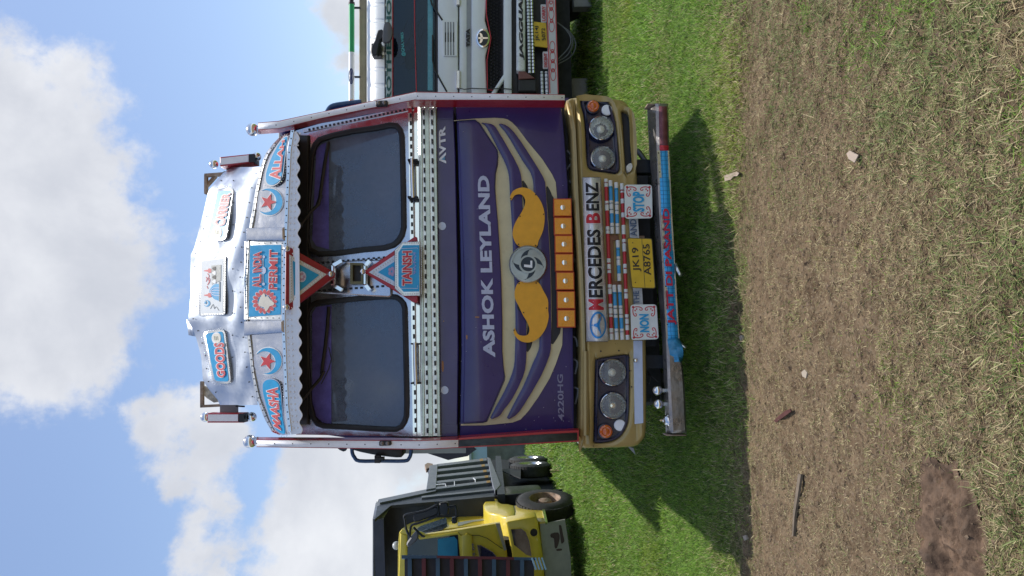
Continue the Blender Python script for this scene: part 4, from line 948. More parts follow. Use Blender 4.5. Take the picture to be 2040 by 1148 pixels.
text(T, 'L', [(1060.5, 534), (1060.5, 519.5), (1044, 519.5), (1044, 532)], -.070, white, em, off=.05, th=.006)
# orange reflector blocks
for k, (x, y) in enumerate([(1120.7, 413.6), (1121.7, 450.7), (1123.3, 486.7), (1124, 523.3), (1126, 560), (1127.5, 597.8), (1128.2, 634.9)]):
    rb = slab(T, 'reflector', [(x - 18.3, y - 18), (x + 18, y - 18), (x + 18.5, y + 17.8), (x - 18, y + 17.8)], -.075, .04, mat('reflector_rim', (.50, .05, .008), .35, 0, .1, 10, coat=.5), bev=.002)
    slab(T, 'reflector_face', [(x - 16.5, y - 16), (x + 16, y - 16), (x + 16.5, y + 15.8), (x - 16, y + 15.8)], -.080, .006, orange, rb)
    lathe('screw', P(x + .5, y, -.080), (0, -1, 0), [(.018, 0), (.017, .004), (.008, .006), (0, .006)], chrome, rb, 14)
slab(T, 'reflector_rail', ribbon([(1121, 400), (1129, 650)], 22), -.036, .03, dark)
# dark gap with hoses above the bumper
slab(T, 'front_recess', [(1112, 215), (1175, 215), (1180, 870), (1135, 868)], .16, .02, dark)
hz_ = [[(1130 + 4 * k, 300 + 60 * k, .08), (1140 + 3 * k, 318 + 60 * k, .06), (1128 + 4 * k, 340 + 62 * k, .09)] for k in range(4)] + [[(1128, 668, .06), (1146, 673, .03), (1150, 690, .06)], [(1140, 715, .06), (1150, 722, .03), (1146, 745, .05)], [(1144, 772, .06), (1152, 778, .03), (1146, 805, .06)]]
tubes('hose', [[P(*p) for p in smooth_line(h, 4)] for h in hz_], .007, mat('grey_hose', (.14, .14, .15), .5), T, kind='stuff')
# --- gold bumper with lamp recesses
go = [(1128, 206), (1132, 197), (1140, 194), (1154, 192.5), (1190, 194), (1232, 196), (1248, 203), (1256, 217), (1262, 232), (1264, 284), (1268, 330), (1271, 363), (1273, 480), (1281, 580), (1288, 680), (1289, 800), (1288, 860), (1284, 874), (1276, 884), (1262, 891), (1200, 893.5), (1166, 894), (1158, 890), (1154, 882), (1155, 870), (1157, 700), (1152, 540), (1143, 400), (1141, 350), (1138, 260)]
rr_ = [(1157, 198), (1180, 198), (1206, 200), (1214, 205), (1219, 214), (1227, 245), (1232, 290), (1235, 330), (1233, 341), (1226, 345), (1205, 342), (1183, 339), (1174, 334), (1170, 321), (1167, 260), (1163, 225)]
lr_ = [(1187, 723), (1189, 717), (1196, 714), (1220, 710), (1243, 707), (1251, 708), (1254, 713), (1255, 777), (1253, 830), (1250, 848), (1239.5, 867), (1226, 877), (1210, 881.5), (1186, 883), (1184, 870), (1185, 800)]
sr_ = [(1239, 222), (1246, 221), (1252, 225), (1257, 240), (1260, 280), (1260, 326), (1254, 341), (1248, 340), (1245, 300), (1242, 250)]
gfront = lambda x, y: -.10 + (.05 * min(1, max(0, (260 - y) / 70)) ** 2 if y < 260 else .03 * min(1, max(0, (y - 820) / 75)) ** 2) + (.03 if x < 1146 else 0)
gb = slab(T, 'bumper_shell', smooth_loop(go, 2), gfront, .34, gold, holes=[smooth_loop(rr_, 2), smooth_loop(lr_, 2), smooth_loop(sr_, 2)], bev=.030, seg=4, smooth=40)
grid(T, 'bumper_roll', [[(1160, y, gfront(1160, y) - .000), (1163, y, gfront(1160, y) - .012), (1168, y, gfront(1160, y) - .014), (1173, y, gfront(1160, y) + .003)] for y in list(range(700, 870, 12))], gold, gb)
lf = lambda x, y: gfront(x, y) + .035
for nm, lp, lamps in (('r', rr_, ((1197, 257, 23.2), (1200.5, 316, 23.2))), ('l', lr_, ((1219.5, 742, 25.2), (1220.5, 808, 24.6)))):
    pl_ = slab(T, 'lamp_panel', smooth_loop(offs(lp, 2), 2), lf, .02, navy)
    slab(T, 'lamp_bezel', smooth_loop(offs(lp, -1.0), 2), lambda x, y: gfront(x, y) + .012, .03, navy, pl_, holes=[smooth_loop(offs(lp, -6), 2)], bev=.004)
    for k, (x, y, r) in enumerate(lamps):
        R_ = r / 1500 * (5.17 - .1 + (545 - y) * .0003); c = P(x, y, lf(x, y) - .0)
        hb = lathe('headlamp', c, (0, -1, 0), [(R_ * 1.14, 0), (R_ * 1.15, .012), (R_ * 1.10, .020), (R_ * 1.02, .018)], navy, T, 36, caps=False)
        flute = (nm == 'l' and k == 0) or nm == 'r'
        V, F = [], []; nf = 40; pr = [(1.02, .018), (.93, .002), (.76, -.02), (.55, -.034), (.36, -.041), (.12, -.044)]
        for i, (a_, h_) in enumerate(pr):
            for q in range(nf):
                an = 2 * math.pi * q / nf + .08 * i; wob = (1 + .05 * (-1) ** q * (0 < i < 5)); V.append(c + Vector((math.cos(an) * R_ * a_ * wob, -h_ - .003 * ((q * 7 + i * 3) % 5), math.sin(an) * R_ * a_ * wob)))
        for i in range(len(pr) - 1):
            for q in range(nf): F.append((i * nf + q, i * nf + (q + 1) % nf, (i + 1) * nf + (q + 1) % nf, (i + 1) * nf + q))
        mk('headlamp_bowl', V, F, lensm, hb, smooth=3)
        lathe('chrome_ring', c, (0, -1, 0), [(R_ * 1.02, .014), (R_ * 1.06, .024), (R_ * 1.01, .028), (R_ * .98, .018)], chrome, hb, 40, caps=False)
        lathe('headlamp_bulb', c, (0, -1, 0), [(R_ * .34, -.044), (R_ * .33, -.005), (R_ * .2, .006), (0, .008)], lensm if flute else chrome, hb, 20)
        lathe('headlamp_glass', c, (0, -1, 0), [(R_ * 1.03, .016), (R_ * .9, .026), (R_ * .6, .034), (R_ * .3, .037), (0, .038)], clearglass, hb, 36, caps=False)
        if flute:
            V, F = [], []
            for q in range(26):
                a = 2 * math.pi * q / 26; e = Vector((math.cos(a), 0, math.sin(a)))
                sweep(V, F, [c + e * R_ * .45 + Vector((0, .035, 0)), c + e * R_ * .72 + Vector((0, .022, 0)), c + e * R_ * .97 + Vector((0, -.012, 0))], .0028, 4)
            mk('lens_flutes', V, F, mat('lens_flute', (.55, .57, .5), .3, .4), hb, kind='stuff', recalc=False)
for (x, y, r) in ((1181, 214, 11.5), (1206, 859, 12.3)):
    R_ = r / 290; c = P(x, y, lf(x, y)); a0 = lathe('indicator', c, (0, -1, 0), [(R_ * 1.2, 0), (R_ * 1.2, .014), (R_ * 1.05, .016)], navy, T, 24)
    lathe('amber_lens', c, (0, -1, 0), [(R_ * 1.05, .014), (R_ * 1.0, .03), (R_ * .75, .038), (R_ * .55, .034), (R_ * .35, .038), (0, .042)], amber, a0, 24)
for (x, y, r) in ((1209, 220.5, 10), (1234.5, 847, 10)):
    R_ = r / 290; c = P(x, y, lf(x, y)); a0 = lathe('round_reflector', c, (0, -1, 0), [(R_ * 1.12, 0), (R_ * 1.12, .010), (R_, .014), (0, .015)], whitetape, T, 24)
slab(T, 'fog_recess', smooth_loop(offs(sr_, 2), 2), lambda x, y: gfront(x, y) + .05, .02, blackp)
slab(T, 'chipped_filler', smooth_loop([(1249, 330), (1257, 325), (1260, 332), (1256, 341), (1250, 342)], 2), -.11, .05, mat('filler', (.62, .58, .52), .8, 0, .3, 30))
dots(T, 'rivet', along([(1197, 700), (1260, 698)], 36) + [(1182, 889), (1258, 771), (1255, 739), (1253, 713)], lambda x, y: gfront(x, y) - .001, .006, dark)
slab(T, 'white_strip', [(1262, 679), (1279.5, 679), (1281.5, 843), (1264.5, 845)], lambda x, y: gfront(x, y) - .006, .005, paleblue)
slab(T, 'white_strip', [(1252, 420), (1270, 420), (1281, 610), (1263, 611)], -.112, .006, mat('scuffed_white', (.66, .66, .66), .5, 0, .1, 10, dirt=.35, dcol=(.16, .10, .06), ds=18))
text(T, 'AND', [cN((612, 205))[0], cN((605, 68))[0], cN((552, 70))[0], cN((556, 210))[0]], -.118, mat('blue_grey_print', (.10, .15, .24), .5), off=.02)
text(T, 'THE', [cN((632, 760))[0], cN((626, 655))[0], cN((580, 660))[0], cN((584, 764))[0]], -.118, mat('blue_grey_print', (.10, .15, .24), .5), off=.02)
lathe('chrome_bolt', P(1266, 718, -.108), (0, -1, 0), [(.016, 0), (.016, .012), (.010, .020), (0, .022)], chrome, T, 12)
slab(T, 'lower_valance', [(1262, 350), (1290, 350), (1306, 690), (1286, 690)], -.0, .10, dark)
slab(T, 'tow_bracket', [(1264, 470), (1262, 500), (1284, 500), (1284, 470)], -.05, .03, rust)
# --- curved name board, pipes
rows = []
for k in range(13):
    t_ = k / 12; a = -1.15 + 2.3 * t_
    xr_, xl_ = 1161 + 35.5 * t_, 1169 + 43 * t_
    dd = -.145 - .085 * (math.cos(a) - math.cos(1.15)) / (1 - math.cos(1.15))
    rows.append([(xr_, 354, dd)] + [(xr_ + (xl_ - xr_) * j / 16, 354 + (680 - 354) * j / 16, dd) for j in range(17)])
def nbd(x, y):
    t_ = (x - (1161 + 8 * (y - 354) / 326)) / (35.5 + 7.5 * (y - 354) / 326); t_ = min(max(t_, 0), 1); a = -1.15 + 2.3 * t_
    return -.145 - .085 * (math.cos(a) - math.cos(1.15)) / (1 - math.cos(1.15))
nb = grid(T, 'name_board', rows, mat('satin_white_panel', (.74, .73, .72), .25, .25, .05, 9, dirt=.12, dcol=(.45, .33, .2), ds=14), th=.006)
for y in (354, 680):
    slab(T, 'board_end', [(1161 + (8 if y > 500 else 0) + (35.5 + (7.5 if y > 500 else 0)) * k / 12, y - 1) for k in range(13)] + [(1196 + (15 if y > 500 else 0), y + 1), (1161 + (8 if y > 500 else 0), y + 1)], lambda x, yy: nbd(x, yy) + .003, .10, wood, nb)
def nbt(word, ya, yb, m, xo0, xo1, outl):
    f0 = lambda y: 1161 + 8 * (y - 354) / 326; hh = lambda y: 35.5 + 7.5 * (y - 354) / 326
    q = [(f0(ya) + hh(ya) * xo1, ya), (f0(yb) + hh(yb) * xo1, yb), (f0(yb) + hh(yb) * xo0, yb), (f0(ya) + hh(ya) * xo0, ya)]
    text(T, word, q, lambda x, y: nbd(x, y) - .007, m, nb, off=.035, th=.003, outline=(outl, .03), cut=10)
nbt('M', 618, 596, redp, .12, .86, white); nbt('ERCEDES', 593, 457, blackp, .14, .86, white); nbt('B', 445, 424, redp, .12, .88, white); nbt('ENZ', 420, 363, blackp, .14, .86, white)
lc = (1191.5, 648)
slab(T, 'star_ring', circ(*lc, 16.5, 27, 36), lambda x, y: nbd(x, y) - .008, .003, mat('blue_print', (.03, .28, .70), .4), nb, holes=[circ(*lc, 13.5, 23, 36)])
sp3 = []
for k in range(3):
    a = math.pi + 2 * math.pi * k / 3; sp3.append((lc[0] + 15 * math.cos(a), lc[1] + 25 * math.sin(a))); a += math.pi / 3; sp3.append((lc[0] + 3.0 * math.cos(a), lc[1] + 5 * math.sin(a)))
slab(T, 'star_print', sp3, lambda x, y: nbd(x, y) - .012, .003, mat('blue_print', (.03, .28, .70), .4), nb)
slab(T, 'chipped_paint', smooth_loop(cN((295, 850), (312, 838), (325, 868), (318, 900), (300, 888)), 2), lambda x, y: nbd(x, y) - .007, .002, rust, nb)
def pipe(x0, y0, x1, y1, r, base, bands, name='striped_pipe', d=-.13):
    p0, p1 = P(x0, y0, d), P(x1, y1, d); o = tube(name, [p0, p1], r, base, T, 14)
    L_ = (p1 - p0)
    for (a, b, m) in bands:
        tube('paint_band', [p0 + L_ * a, p0 + L_ * b], r + .0012, m, o, 14)
    return o
bl = mat('pipe_blue', (.06, .33, .60), .4, 0, .1, 12); wh = mat('pipe_white', (.72, .70, .66), .45, 0, .08, 14, dirt=.15, ds=16); rd = mat('pipe_red', (.50, .035, .04), .4, 0, .1, 12); tl = mat('pipe_teal', (.03, .22, .30), .4)
R7 = .0125
def seq(n, wide, thin, phase=0):
    B = []; t_ = phase
    while t_ < .97:
        B.append((max(0, t_), min(1, t_ + wide), wh)); B.append((t_ + wide * .35, t_ + wide * .35 + thin, rd)); t_ += n
    return [(max(0, a), min(1, b), m) for a, b, m in B if b > 0.01 and a < .99]
pipe(1207, 357, 1218.5, 677, R7, rd, [(.0, .05, wh), (.02, .028, rd), (.14, .20, wh), (.155, .163, rd), (.30, .345, wh), (.32, .328, rd), (.50, .59, wh), (.525, .535, rd), (.565, .573, rd), (.66, .72, wh), (.68, .688, rd), (.78, .86, wh), (.80, .808, rd), (.84, .848, rd), (.93, 1, wh), (.955, .963, rd)])
pipe(1240 - 1, 366, 1250.5, 677, R7, rd, [(.0, .06, wh), (.04, .05, rd), (.10, .13, wh), (.19, .22, wh), (.27, .33, wh), (.36, .44, wh), (.38, .388, rd), (.52, .58, wh), (.545, .553, rd), (.68, .74, wh), (.70, .708, rd), (.84, .94, wh), (.86, .868, rd), (.90, .908, rd), (.97, 1, wh)])
for (xa, ya, xb, yb) in ((1216, 360, 1220, 466), (1227.5, 364, 1230.5, 466)):
    pipe(xa, ya, xb, yb, R7, bl, [(.0, .11, wh), (.13, .15, tl), (.38, .62, wh), (.42, .44, tl), (.54, .56, tl), (.80, 1, wh), (.86, .875, tl)])
for (xa, ya, xb, yb) in ((1223.5, 568, 1229, 677), (1234, 568, 1240, 677)):
    pipe(xa, ya, xb, yb, R7, bl, [(.0, .13, wh), (.15, .17, tl), (.38, .60, wh), (.42, .44, tl), (.53, .55, tl), (.80, 1, wh), (.85, .865, tl)])
pipe(1230.5, 479, 1234, 560, R7, bl, [(.0, .18, wh), (.22, .25, tl), (.40, .62, wh), (.46, .48, tl), (.82, 1, wh)])
brown = mat('brown_bracket', (.22, .095, .045), .55, 0, .12, 10)
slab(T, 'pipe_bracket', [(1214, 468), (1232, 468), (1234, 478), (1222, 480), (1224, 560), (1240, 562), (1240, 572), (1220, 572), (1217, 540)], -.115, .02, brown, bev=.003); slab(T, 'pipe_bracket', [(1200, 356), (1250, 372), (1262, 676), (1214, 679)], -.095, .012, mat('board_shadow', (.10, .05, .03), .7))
# --- sign plates and number plate
def sign(q, word, tq, nm, d):
    s_ = slab(T, nm, rrect(q, 7), d, .006, mat('sign_white', (.72, .74, .70), .45, 0, .05, 12, dirt=.15, dcol=(.4, .3, .2), ds=20), bev=.001)
    text(T, word, tq, d - .001, cyan, s_, off=.04, th=.003, outline=(redp, .02) if False else None)
    c = Vector((sum(p[0] for p in q) / 4, sum(p[1] for p in q) / 4))
    for i in range(4):
        k = Vector(q[i]); a, b_ = (Vector(q[(i + 1) % 4]) - k), (Vector(q[i - 1]) - k)
        for (u, w_) in ((a, b_), (b_, a)):
            u1, w1 = u.normalized(), w_.normalized()
            curl = [k + u1 * 6 + w1 * 6, k + u1 * 11 + w1 * 4.6, k + u1 * 18 + w1 * 5, k + u1 * 23 + w1 * 8, k + u1 * 22 + w1 * 11.5, k + u1 * 18.5 + w1 * 11, k + u1 * 18.5 + w1 * 8.5]
            slab(T, 'scroll', ribbon(smooth_line([tuple(p) for p in curl], 3), [1.8] * 12 + [1.5] * 7), d - .0012, .001, redp, s_, smooth=10)
            bud = k + u1 * 12 + w1 * 9; slab(T, 'scroll', circ(bud.x, bud.y, 1.6, n=8), d - .0012, .001, redp, s_)
        m_ = k + a.normalized() * 5 + b_.normalized() * 5; slab(T, 'scroll', circ(m_.x, m_.y, 2.4, n=10), d - .0012, .001, redp, s_)
    return s_
sign([(1244, 368), (1299, 368), (1300, 435), (1245, 436)], 'STOP', [(1284, 422), (1283.5, 382), (1260, 382), (1261, 422)], 'stop_plate', -.175)
sign([(1256, 607), (1308, 606.5), (1312.5, 676), (1258, 678)], 'NON', [(1294, 662), (1292.5, 626), (1273, 626), (1275, 662)], 'non_plate', -.175)
npq = [(1249, 473.6), (1299, 475), (1306, 575), (1258.5, 574)]
npl = slab(T, 'number_plate', rrect(npq, 4), -.178, .006, yellowpl, bev=.001); slab(T, 'plate_rim', rrect(npq, 4), -.1795, .003, mat('plate_rim', (.10, .08, .03), .5), npl, holes=[rrect([(1250.2, 475), (1297.8, 476.2), (1304.6, 573.8), (1259.6, 572.8)], 4)])
slab(T, 'plate_seam', ribbon([(1278.5, 475), (1285, 574)], .9), -.1795, .002, mat('plate_rim', (.10, .08, .03), .5), npl)
text(T, 'JK19', [(1278, 541), (1275.5, 492), (1258.5, 494), (1261.5, 541)], -.1785, blackp, npl, off=.01, th=.002)
text(T, 'A8765', [(1297.5, 548), (1294, 486), (1280.5, 487), (1283, 549)], -.1785, blackp, npl, off=.01, th=.002)
dots(T, 'rivet', [(1260.5, 484), (1266, 563), (1290, 492), (1296, 560)], -.1785, .004, dark, npl)
# --- low bumper bar: box with rolled, dented top
bt = [(207, 1290, 1310, 1330), (300, 1294, 1312, 1332), (420, 1303, 1317, 1338), (540, 1309, 1324, 1345), (676, 1320, 1331, 1353), (760, 1323.5, 1334, 1362), (868, 1328, 1340, 1367)]
ib = lambda y, k: float(np.interp(y, [b[0] for b in bt], [b[k] for b in bt]))
rows = []
for y in range(207, 869, 8):
    j = .004 * math.sin(y * .045) + .002 * math.sin(y * .13)
    a, b_, c = ib(y, 1), ib(y, 2), ib(y, 3)
    rows.append([(c, y, -.10), (c, y, -.215 + j), (c - 3, y, -.232 + j), (b_ + 2, y, -.235 + j), (b_ - 3, y, -.222 + j), ((a + b_) / 2, y, -.17 + j), (a + 2, y, -.125), (a, y, -.10)])
bbm = mat('bumper_bar_metal', (.33, .31, .30), .38, .75, .5, 3.5, .006, 22, dirt=.45, dcol=(.045, .04, .04), ds=7, rvar=.2)
bbar = grid(T, 'bumper_bar', rows, bbm, th=.008)
for y in (207.5, 867.5):
    a, b_, c = ib(y, 1), ib(y, 2), ib(y, 3); slab(T, 'bar_end', smooth_loop([(c, y - 1), (c, y + 1), (a, y + 1), (a, y - 1)], 1), -.21, .11, rust, bbar)
def btape(y0, y1, m, nm, i0=.12, i1=.92):
    g_ = []
    for y in np.linspace(y0, y1, max(3, int((y1 - y0) / 8))):
        a, c = ib(y, 2), ib(y, 3); j = .004 * math.sin(y * .045) + .002 * math.sin(y * .13); g_.append([(a + (c - a) * i0, float(y), -.240 + j), (a + (c - a) * i1, float(y), -.239 + j)])
    return grid(T, nm, g_, m, bbar, th=.001)
btape(212, 292, mat('maroon_tape', (.16, .04, .05), .5, 0, .35, 20, dirt=.3, dcol=(.2, .19, .18), ds=20), 'maroon_tape'); btape(290, 301, redp, 'red_tape', .1, 1)
btape(300, 678, mat('blue_tape', (.05, .42, .78), .4, 0, .10, 12, dirt=.06, dcol=(.25, .27, .3), ds=22), 'blue_tape', .0, .94)
for k in (1, 3):
    g_ = []
    for y in np.linspace(300, 678, 48):
        a, c = ib(y, 2), ib(y, 3); j = .004 * math.sin(y * .045) + .002 * math.sin(y * .13); t_ = .08 + k * .2; g_.append([(a + (c - a) * t_ - .35, float(y), -.2415 + j), (a + (c - a) * t_ + .35, float(y), -.2415 + j)])
    grid(T, 'tape_line', g_, mat('tape_line_blue', (.015, .12, .30), .5), bbar, th=.0005, kind='stuff')
V, F = [], []
for y in np.arange(303, 678, 8.5):
    a, c = ib(y, 2), ib(y, 3); j = .004 * math.sin(y * .045) + .002 * math.sin(y * .13); o = len(V)
    V += [P(a, y - .3, -.2418 + j), P(a, y + .3, -.2418 + j), P(c - 2, y + .3, -.2418 + j), P(c - 2, y - .3, -.2418 + j)]; F.append((o, o + 1, o + 2, o + 3))
mk('tape_line', V, F, mat('tape_line_blue', (.015, .12, .30), .5), bbar, kind='stuff', recalc=False)
text(T, 'JATT DI PASAND', [(1348, 647), (1337, 416), (1320, 415), (1330.5, 647)], -.2535, mat('bumper_red', (.55, .015, .05), .45), bbar, off=.03, th=.004)
slab(T, 'silver_edge', ribbon([(1312, 300), (1319, 420), (1325, 540), (1331, 676)], 6), -.240, .008, steel2, bbar); slab(T, 'silver_edge', ribbon([(1331.5, 300), (1337, 420), (1344, 540), (1352, 676)], 3), -.240, .006, steel2, bbar)
dots(T, 'rivet', along([(1312, 305), (1319, 420), (1325, 540), (1331, 676)], 38), -.241, .005, dark, bbar)
grid(T, 'peeling_tape', [[(1332 + 8 * t_ - 3, 676 + 46 * t_, -.25 - .05 * math.sin(t_ * 5)), (1345 + 8 * t_, 675 + 46 * t_, -.27 - .02 * math.sin(t_ * 7)), (1353 + 4 * t_ + 6 * math.sin(t_ * 3), 674 + 50 * t_, -.24 - .05 * math.sin(t_ * 4))] for t_ in [k / 9 for k in range(10)]], mat('peeled_tape', (.06, .30, .52), .4, 0, .4, 14), bbar, th=.002)
grid(T, 'torn_strip', [[(1343, 527, -.245), (1348, 524, -.247)], [(1348, 540, -.29), (1354, 536, -.28)], [(1354, 552, -.27), (1362, 549, -.29)]], steel2, bbar, th=.002)
grid(T, 'torn_strip', [[(1352, 680, -.25), (1356, 680, -.25)], [(1358, 690, -.28), (1362, 686, -.27)], [(1366, 694, -.30), (1369, 690, -.28)]], steel2, bbar, th=.002)
for c in ((1310, 778), (1312, 805)):
    b0 = ball('ball_finial', P(c[0], c[1], -.14), .034, chrome, T); tube('ball_stem', [P(c[0] + 8, c[1], -.14), P(c[0] + 16, c[1], -.14)], .014, steel2, b0)
lathe('hub_ornament', P(1334, 837, -.16), (0, 0, 1), [(.045, 0), (.045, .012), (.034, .02), (.030, .034), (.016, .040), (.008, .048), (.007, .065), (0, .068)], chrome, T, 24)
for y in (330, 720):
    slab(T, 'bar_hanger', [(1262, y - 12), (1325, y - 12), (1325, y + 14), (1262, y + 14)], -.0, .10, dark)
tubes('loose_wire', [[P(*p) for p in smooth_line(h, 5)] for h in ([(1290, 740, .05), (1296, 752, 0), (1292, 765, .05), (1286, 750, .02)], [(1288, 745, .03), (1300, 752, 0), (1313, 762, .0)], [(1310, 352, -.1), (1306, 362, -.24), (1308, 368, -.2)])], .004, black, T, kind='stuff')
slab(T, 'fender_flap', [(1250, 889), (1262, 893), (1266, 906), (1258, 898)], .0, .006, mat('flap_plastic', (.3, .32, .34), .5))
slab(T, 'underbody', [(1262, 400), (1262, 780), (1318, 790), (1300, 390)], .55, .05, dark)
tube('hose', [P(*p) for p in smooth_line([(1270, 300, .5), (1290, 330, .35), (1296, 370, .3), (1305, 430, .35)], 4)], .02, black, T, 8)
# --- mirrors and side trims
tube('mirror_arm', [P(*p) for p in smooth_line([(701, 893, .1), (702, 903, .1), (706, 911, .1), (716, 918.5, .1), (760, 918.5, .1), (806, 918.5, .1), (815, 913, .1), (818.5, 904, .1), (819, 893, .1)], 3)], .013, mat('blue_tube', (.015, .06, .16), .35, 0, .2, 20, dirt=.3, dcol=(.3, .35, .4), ds=30), T, 10)
mb = slab(T, 'side_mirror', smooth_loop([(706, 890), (702, 897), (740, 906), (775, 911), (799, 912), (803, 903), (798, 893), (760, 888)], 2), .12, .18, black, bev=.015, seg=2)
slab(T, 'mirror_clamp', [(746, 908), (757, 908), (757, 923), (746, 923)], .06, .06, black, mb); slab(T, 'mirror_clamp', [(746, 912), (764, 912), (764, 917), (746, 917)], .05, .06, black, mb)
slab(T, 'side_visor_rail', [(802, 893), (928, 893), (928, 903), (803, 904)], .45, .03, mat('pale_green_metal', (.38, .43, .38), .5, 0, .1, 6, dirt=.2))
slab(T, 'side_flap', [(842, 896), (850, 903), (878, 912), (893, 917), (905, 914), (932, 909), (940, 902), (949, 896), (940, 888), (860, 888)], .7, .03, mat('flap_dark', (.05, .055, .07), .6))
slab(T, 'side_flap', smooth_loop([(672, 893), (684, 900), (690, 896), (686, 890)], 2), .55, .03, mat('flap_dark', (.05, .055, .07), .6))
tube('mirror_arm', [P(*p) for p in smooth_line([(650, 232, .35), (655, 220, .35), (664, 212, .35), (690, 207.5, .35), (720, 204, .35)], 4)], .022, mat('blue_tube', (.02, .12, .38), .35), T, 10)
slab(T, 'side_mirror', smooth_loop([(668, 214), (690, 209), (722, 206), (722, 216), (690, 222), (672, 224)], 2), .42, .15, black, bev=.01)
# ------------------------------------------------------------------ white truck on the right (upright), continues beyond the frame
B = Frame('white_truck', 'white truck with flag coloured pole on its roof and black lettered white bar', 'truck', 3.15, 9.5, 1.5)
b_white = mat('truck_white', (.80, .82, .82), .35, 0, .04, 4, coat=.5, dirt=.05); b_grey = mat('trim_grey', (.30, .32, .33), .45, .3)
bk = mat('truck_black', (.02, .021, .024), .5, 0, .2, 8); 
def bs(nm, x0, x1, d, th, m, y0=-118, y1=268, parent=None, bev=.01, seg=1, **kw): return slab(B, nm, [(x0, y0), (x1, y0), (x1, y1), (x0, y1)], d, th, m, parent, bev=bev, seg=seg, **kw)
Bl = B.L
box('cab_body', (Bl(900, 268, 0).x, .12, .95), (Bl(900, -118, 0).x, 2.42, 2.72), b_white, B, .03)
box('box_body', (-1.25, 2.4, 1.0), (1.25, 9.5, 2.75), mat('box_wood', (.16, .13, .10), .7, 0, .2, 5, dirt=.2), B)
box('front_sun_block', (-1.1, .35, .3), (1.1, .85, .95), dark, B); box('rear_sun_block', (-1.18, 2.0, .35), (1.18, 5.8, .99), dark, B)  # boxes added under the truck to keep sunlight off the grass there
for xx in (-.5, .5): box('chassis_rail', (xx - .08, .2, .55), (xx + .08, 9, .85), dark, B)
# roof hood with pressed ribs
rows = []
for k in range(13):
    y0 = -118 + 386 * k / 12
    for (yy, e) in ((y0 + 1, 0), (y0 + 3, -.012), (y0 + 26, -.012), (y0 + 29, 0)):
        if yy < 268: rows.append([(729, yy, .9), (731, yy, .22 + e), (742, yy, .06 + e), (754, yy, .0 + e), (766, yy, -.02 + e)])
grid(B, 'roof_hood', rows, b_white, smooth=25)
bs('dark_strip', 764, 769, .0, .05, bk); ban = bs('banner', 768.5, 781.5, -.03, .03, mat('banner_pale', (.48, .58, .55), .5), bev=.003)
text(B, 'BROTHERHOOD', [(779.5, 225), (779.5, -60), (769.5, -60), (769.5, 225)], -.033, mat('banner_green', (.02, .11, .10), .5), ban, off=.03)
bs('red_line', 780.5, 783, -.035, .02, redp)
ws = bs('windscreen', 782, 866, -.01, .02, glassmat('far_glass', (.35, .45, .6), (.7, .85, 1), 1.45, .05, (.05, .09, .15)), bev=0)
bs('cab_interior', 782, 866, .08, .02, mat('far_interior', (.025, .05, .085), .7), bev=0)
bs('teal_film', 852, 862, -.014, .003, mat('teal_film', (.10, .34, .40), .3), -118, 180, ws)
slab(B, 'red_cord', ribbon([(825, -118), (826, 60), (829.5, 182), (829, 262)], 1.6), -.03, .01, redp)
text(B, '@GNA.VIBES', [(808.5, 112), (804.5, 64), (798, 65), (800, 112)], -.014, mat('teal_letter', (.10, .50, .55), .4), ws, off=.02)
for (q, w_) in (([(781, 105), (805, 95), (826, 60), (842, 36)], 1.2), ([(782, 110), (800, 112), (830, 88), (846, 60)], 1.2), ([(788, 96), (812, 40)], 1), ([(800, 128), (838, 110), (832, 52)], 1), ([(812, 92), (822, 45)], 1)): slab(B, 'pylon_reflection', ribbon(q, w_), .0, .012, bk, ws)  # dark strips paint the reflection of a pylon into the windscreen
slab(B, 'inner_mirror', smooth_loop([(806, 112), (811, 102), (824, 101), (827, 112), (826, 130), (818, 137), (808, 134)], 2), .0, .05, bk, ws)
ma = slab(B, 'front_mirror', smooth_loop([(765, 48), (775, 44), (781, 56), (781, 70), (776, 82), (766, 84), (762, 80)], 3), -.30, .05, mat('mirror_grey', (.12, .12, .125), .5), bev=.008, seg=2)
slab(B, 'mirror_arm', [(753, 60), (760, 58), (765, 62), (764, 75), (757, 80), (751, 110), (741, 111), (738, 104), (740, 92), (747, 80), (750, 68)], -.24, .10, bk, ma, bev=.01); slab(B, 'mirror_foot', [(739, 86), (759, 84), (759, 111), (742, 112), (738, 104)], -.15, .13, bk, ma, bev=.01)
for k, q in enumerate(([(862, 70), (862, 120), (866, 140), (890, 183)], [(842, -70), (860, 8), (884, 45)])): tube('wiper', [Bl(x, y, -.07) for x, y in q], .012, bk, B, 6)
bs('lower_seal', 866, 873, -.0, .05, bk)
# body panels below the screen
bs('front_panel', 872, 913, -.07, .10, b_white, bev=.02, seg=3)
lv = slab(B, 'louvre_panel', rrect([(880, 40), (911, 40), (911, 112), (883, 112)], 3), -.09, .02, b_white, bev=.004)
for k in range(4):
    for (ya, yb) in ((44, 66), (84, 110) if True else 0): slab(B, 'louvre_slot', [(886 + k * 5.4, ya), (888.4 + k * 5.4, ya), (888.8 + k * 5.4, yb), (886 + k * 5.4, yb)], -.093, .01, mat('slot_grey', (.25, .26, .27), .6), lv)
    slab(B, 'louvre_slot', [(886 + k * 5.4, 65), (888.6 + k * 5.4, 65), (888.6 + k * 5.4, 84), (886 + k * 5.4, 84)], -.094, .01, bk, lv)
bs('panel_gap', 912, 916, -.06, .05, bk)
bs('front_panel', 915, 930, -.08, .10, b_white, bev=.015, seg=2)
for (ya, yb) in ((-30, 10), (140, 176)): slab(B, 'panel_handle', [(909, ya), (916, ya), (916, yb), (909, yb)], -.12, .05, steel2, bev=.006)
bs('silver_strip', 929, 939, -.075, .06, b_grey, bev=.004)
text(B, 'TATA', [(936, 93), (936, 57), (928.5, 57), (928.5, 93)], -.08, blackp, off=.05, th=.02)
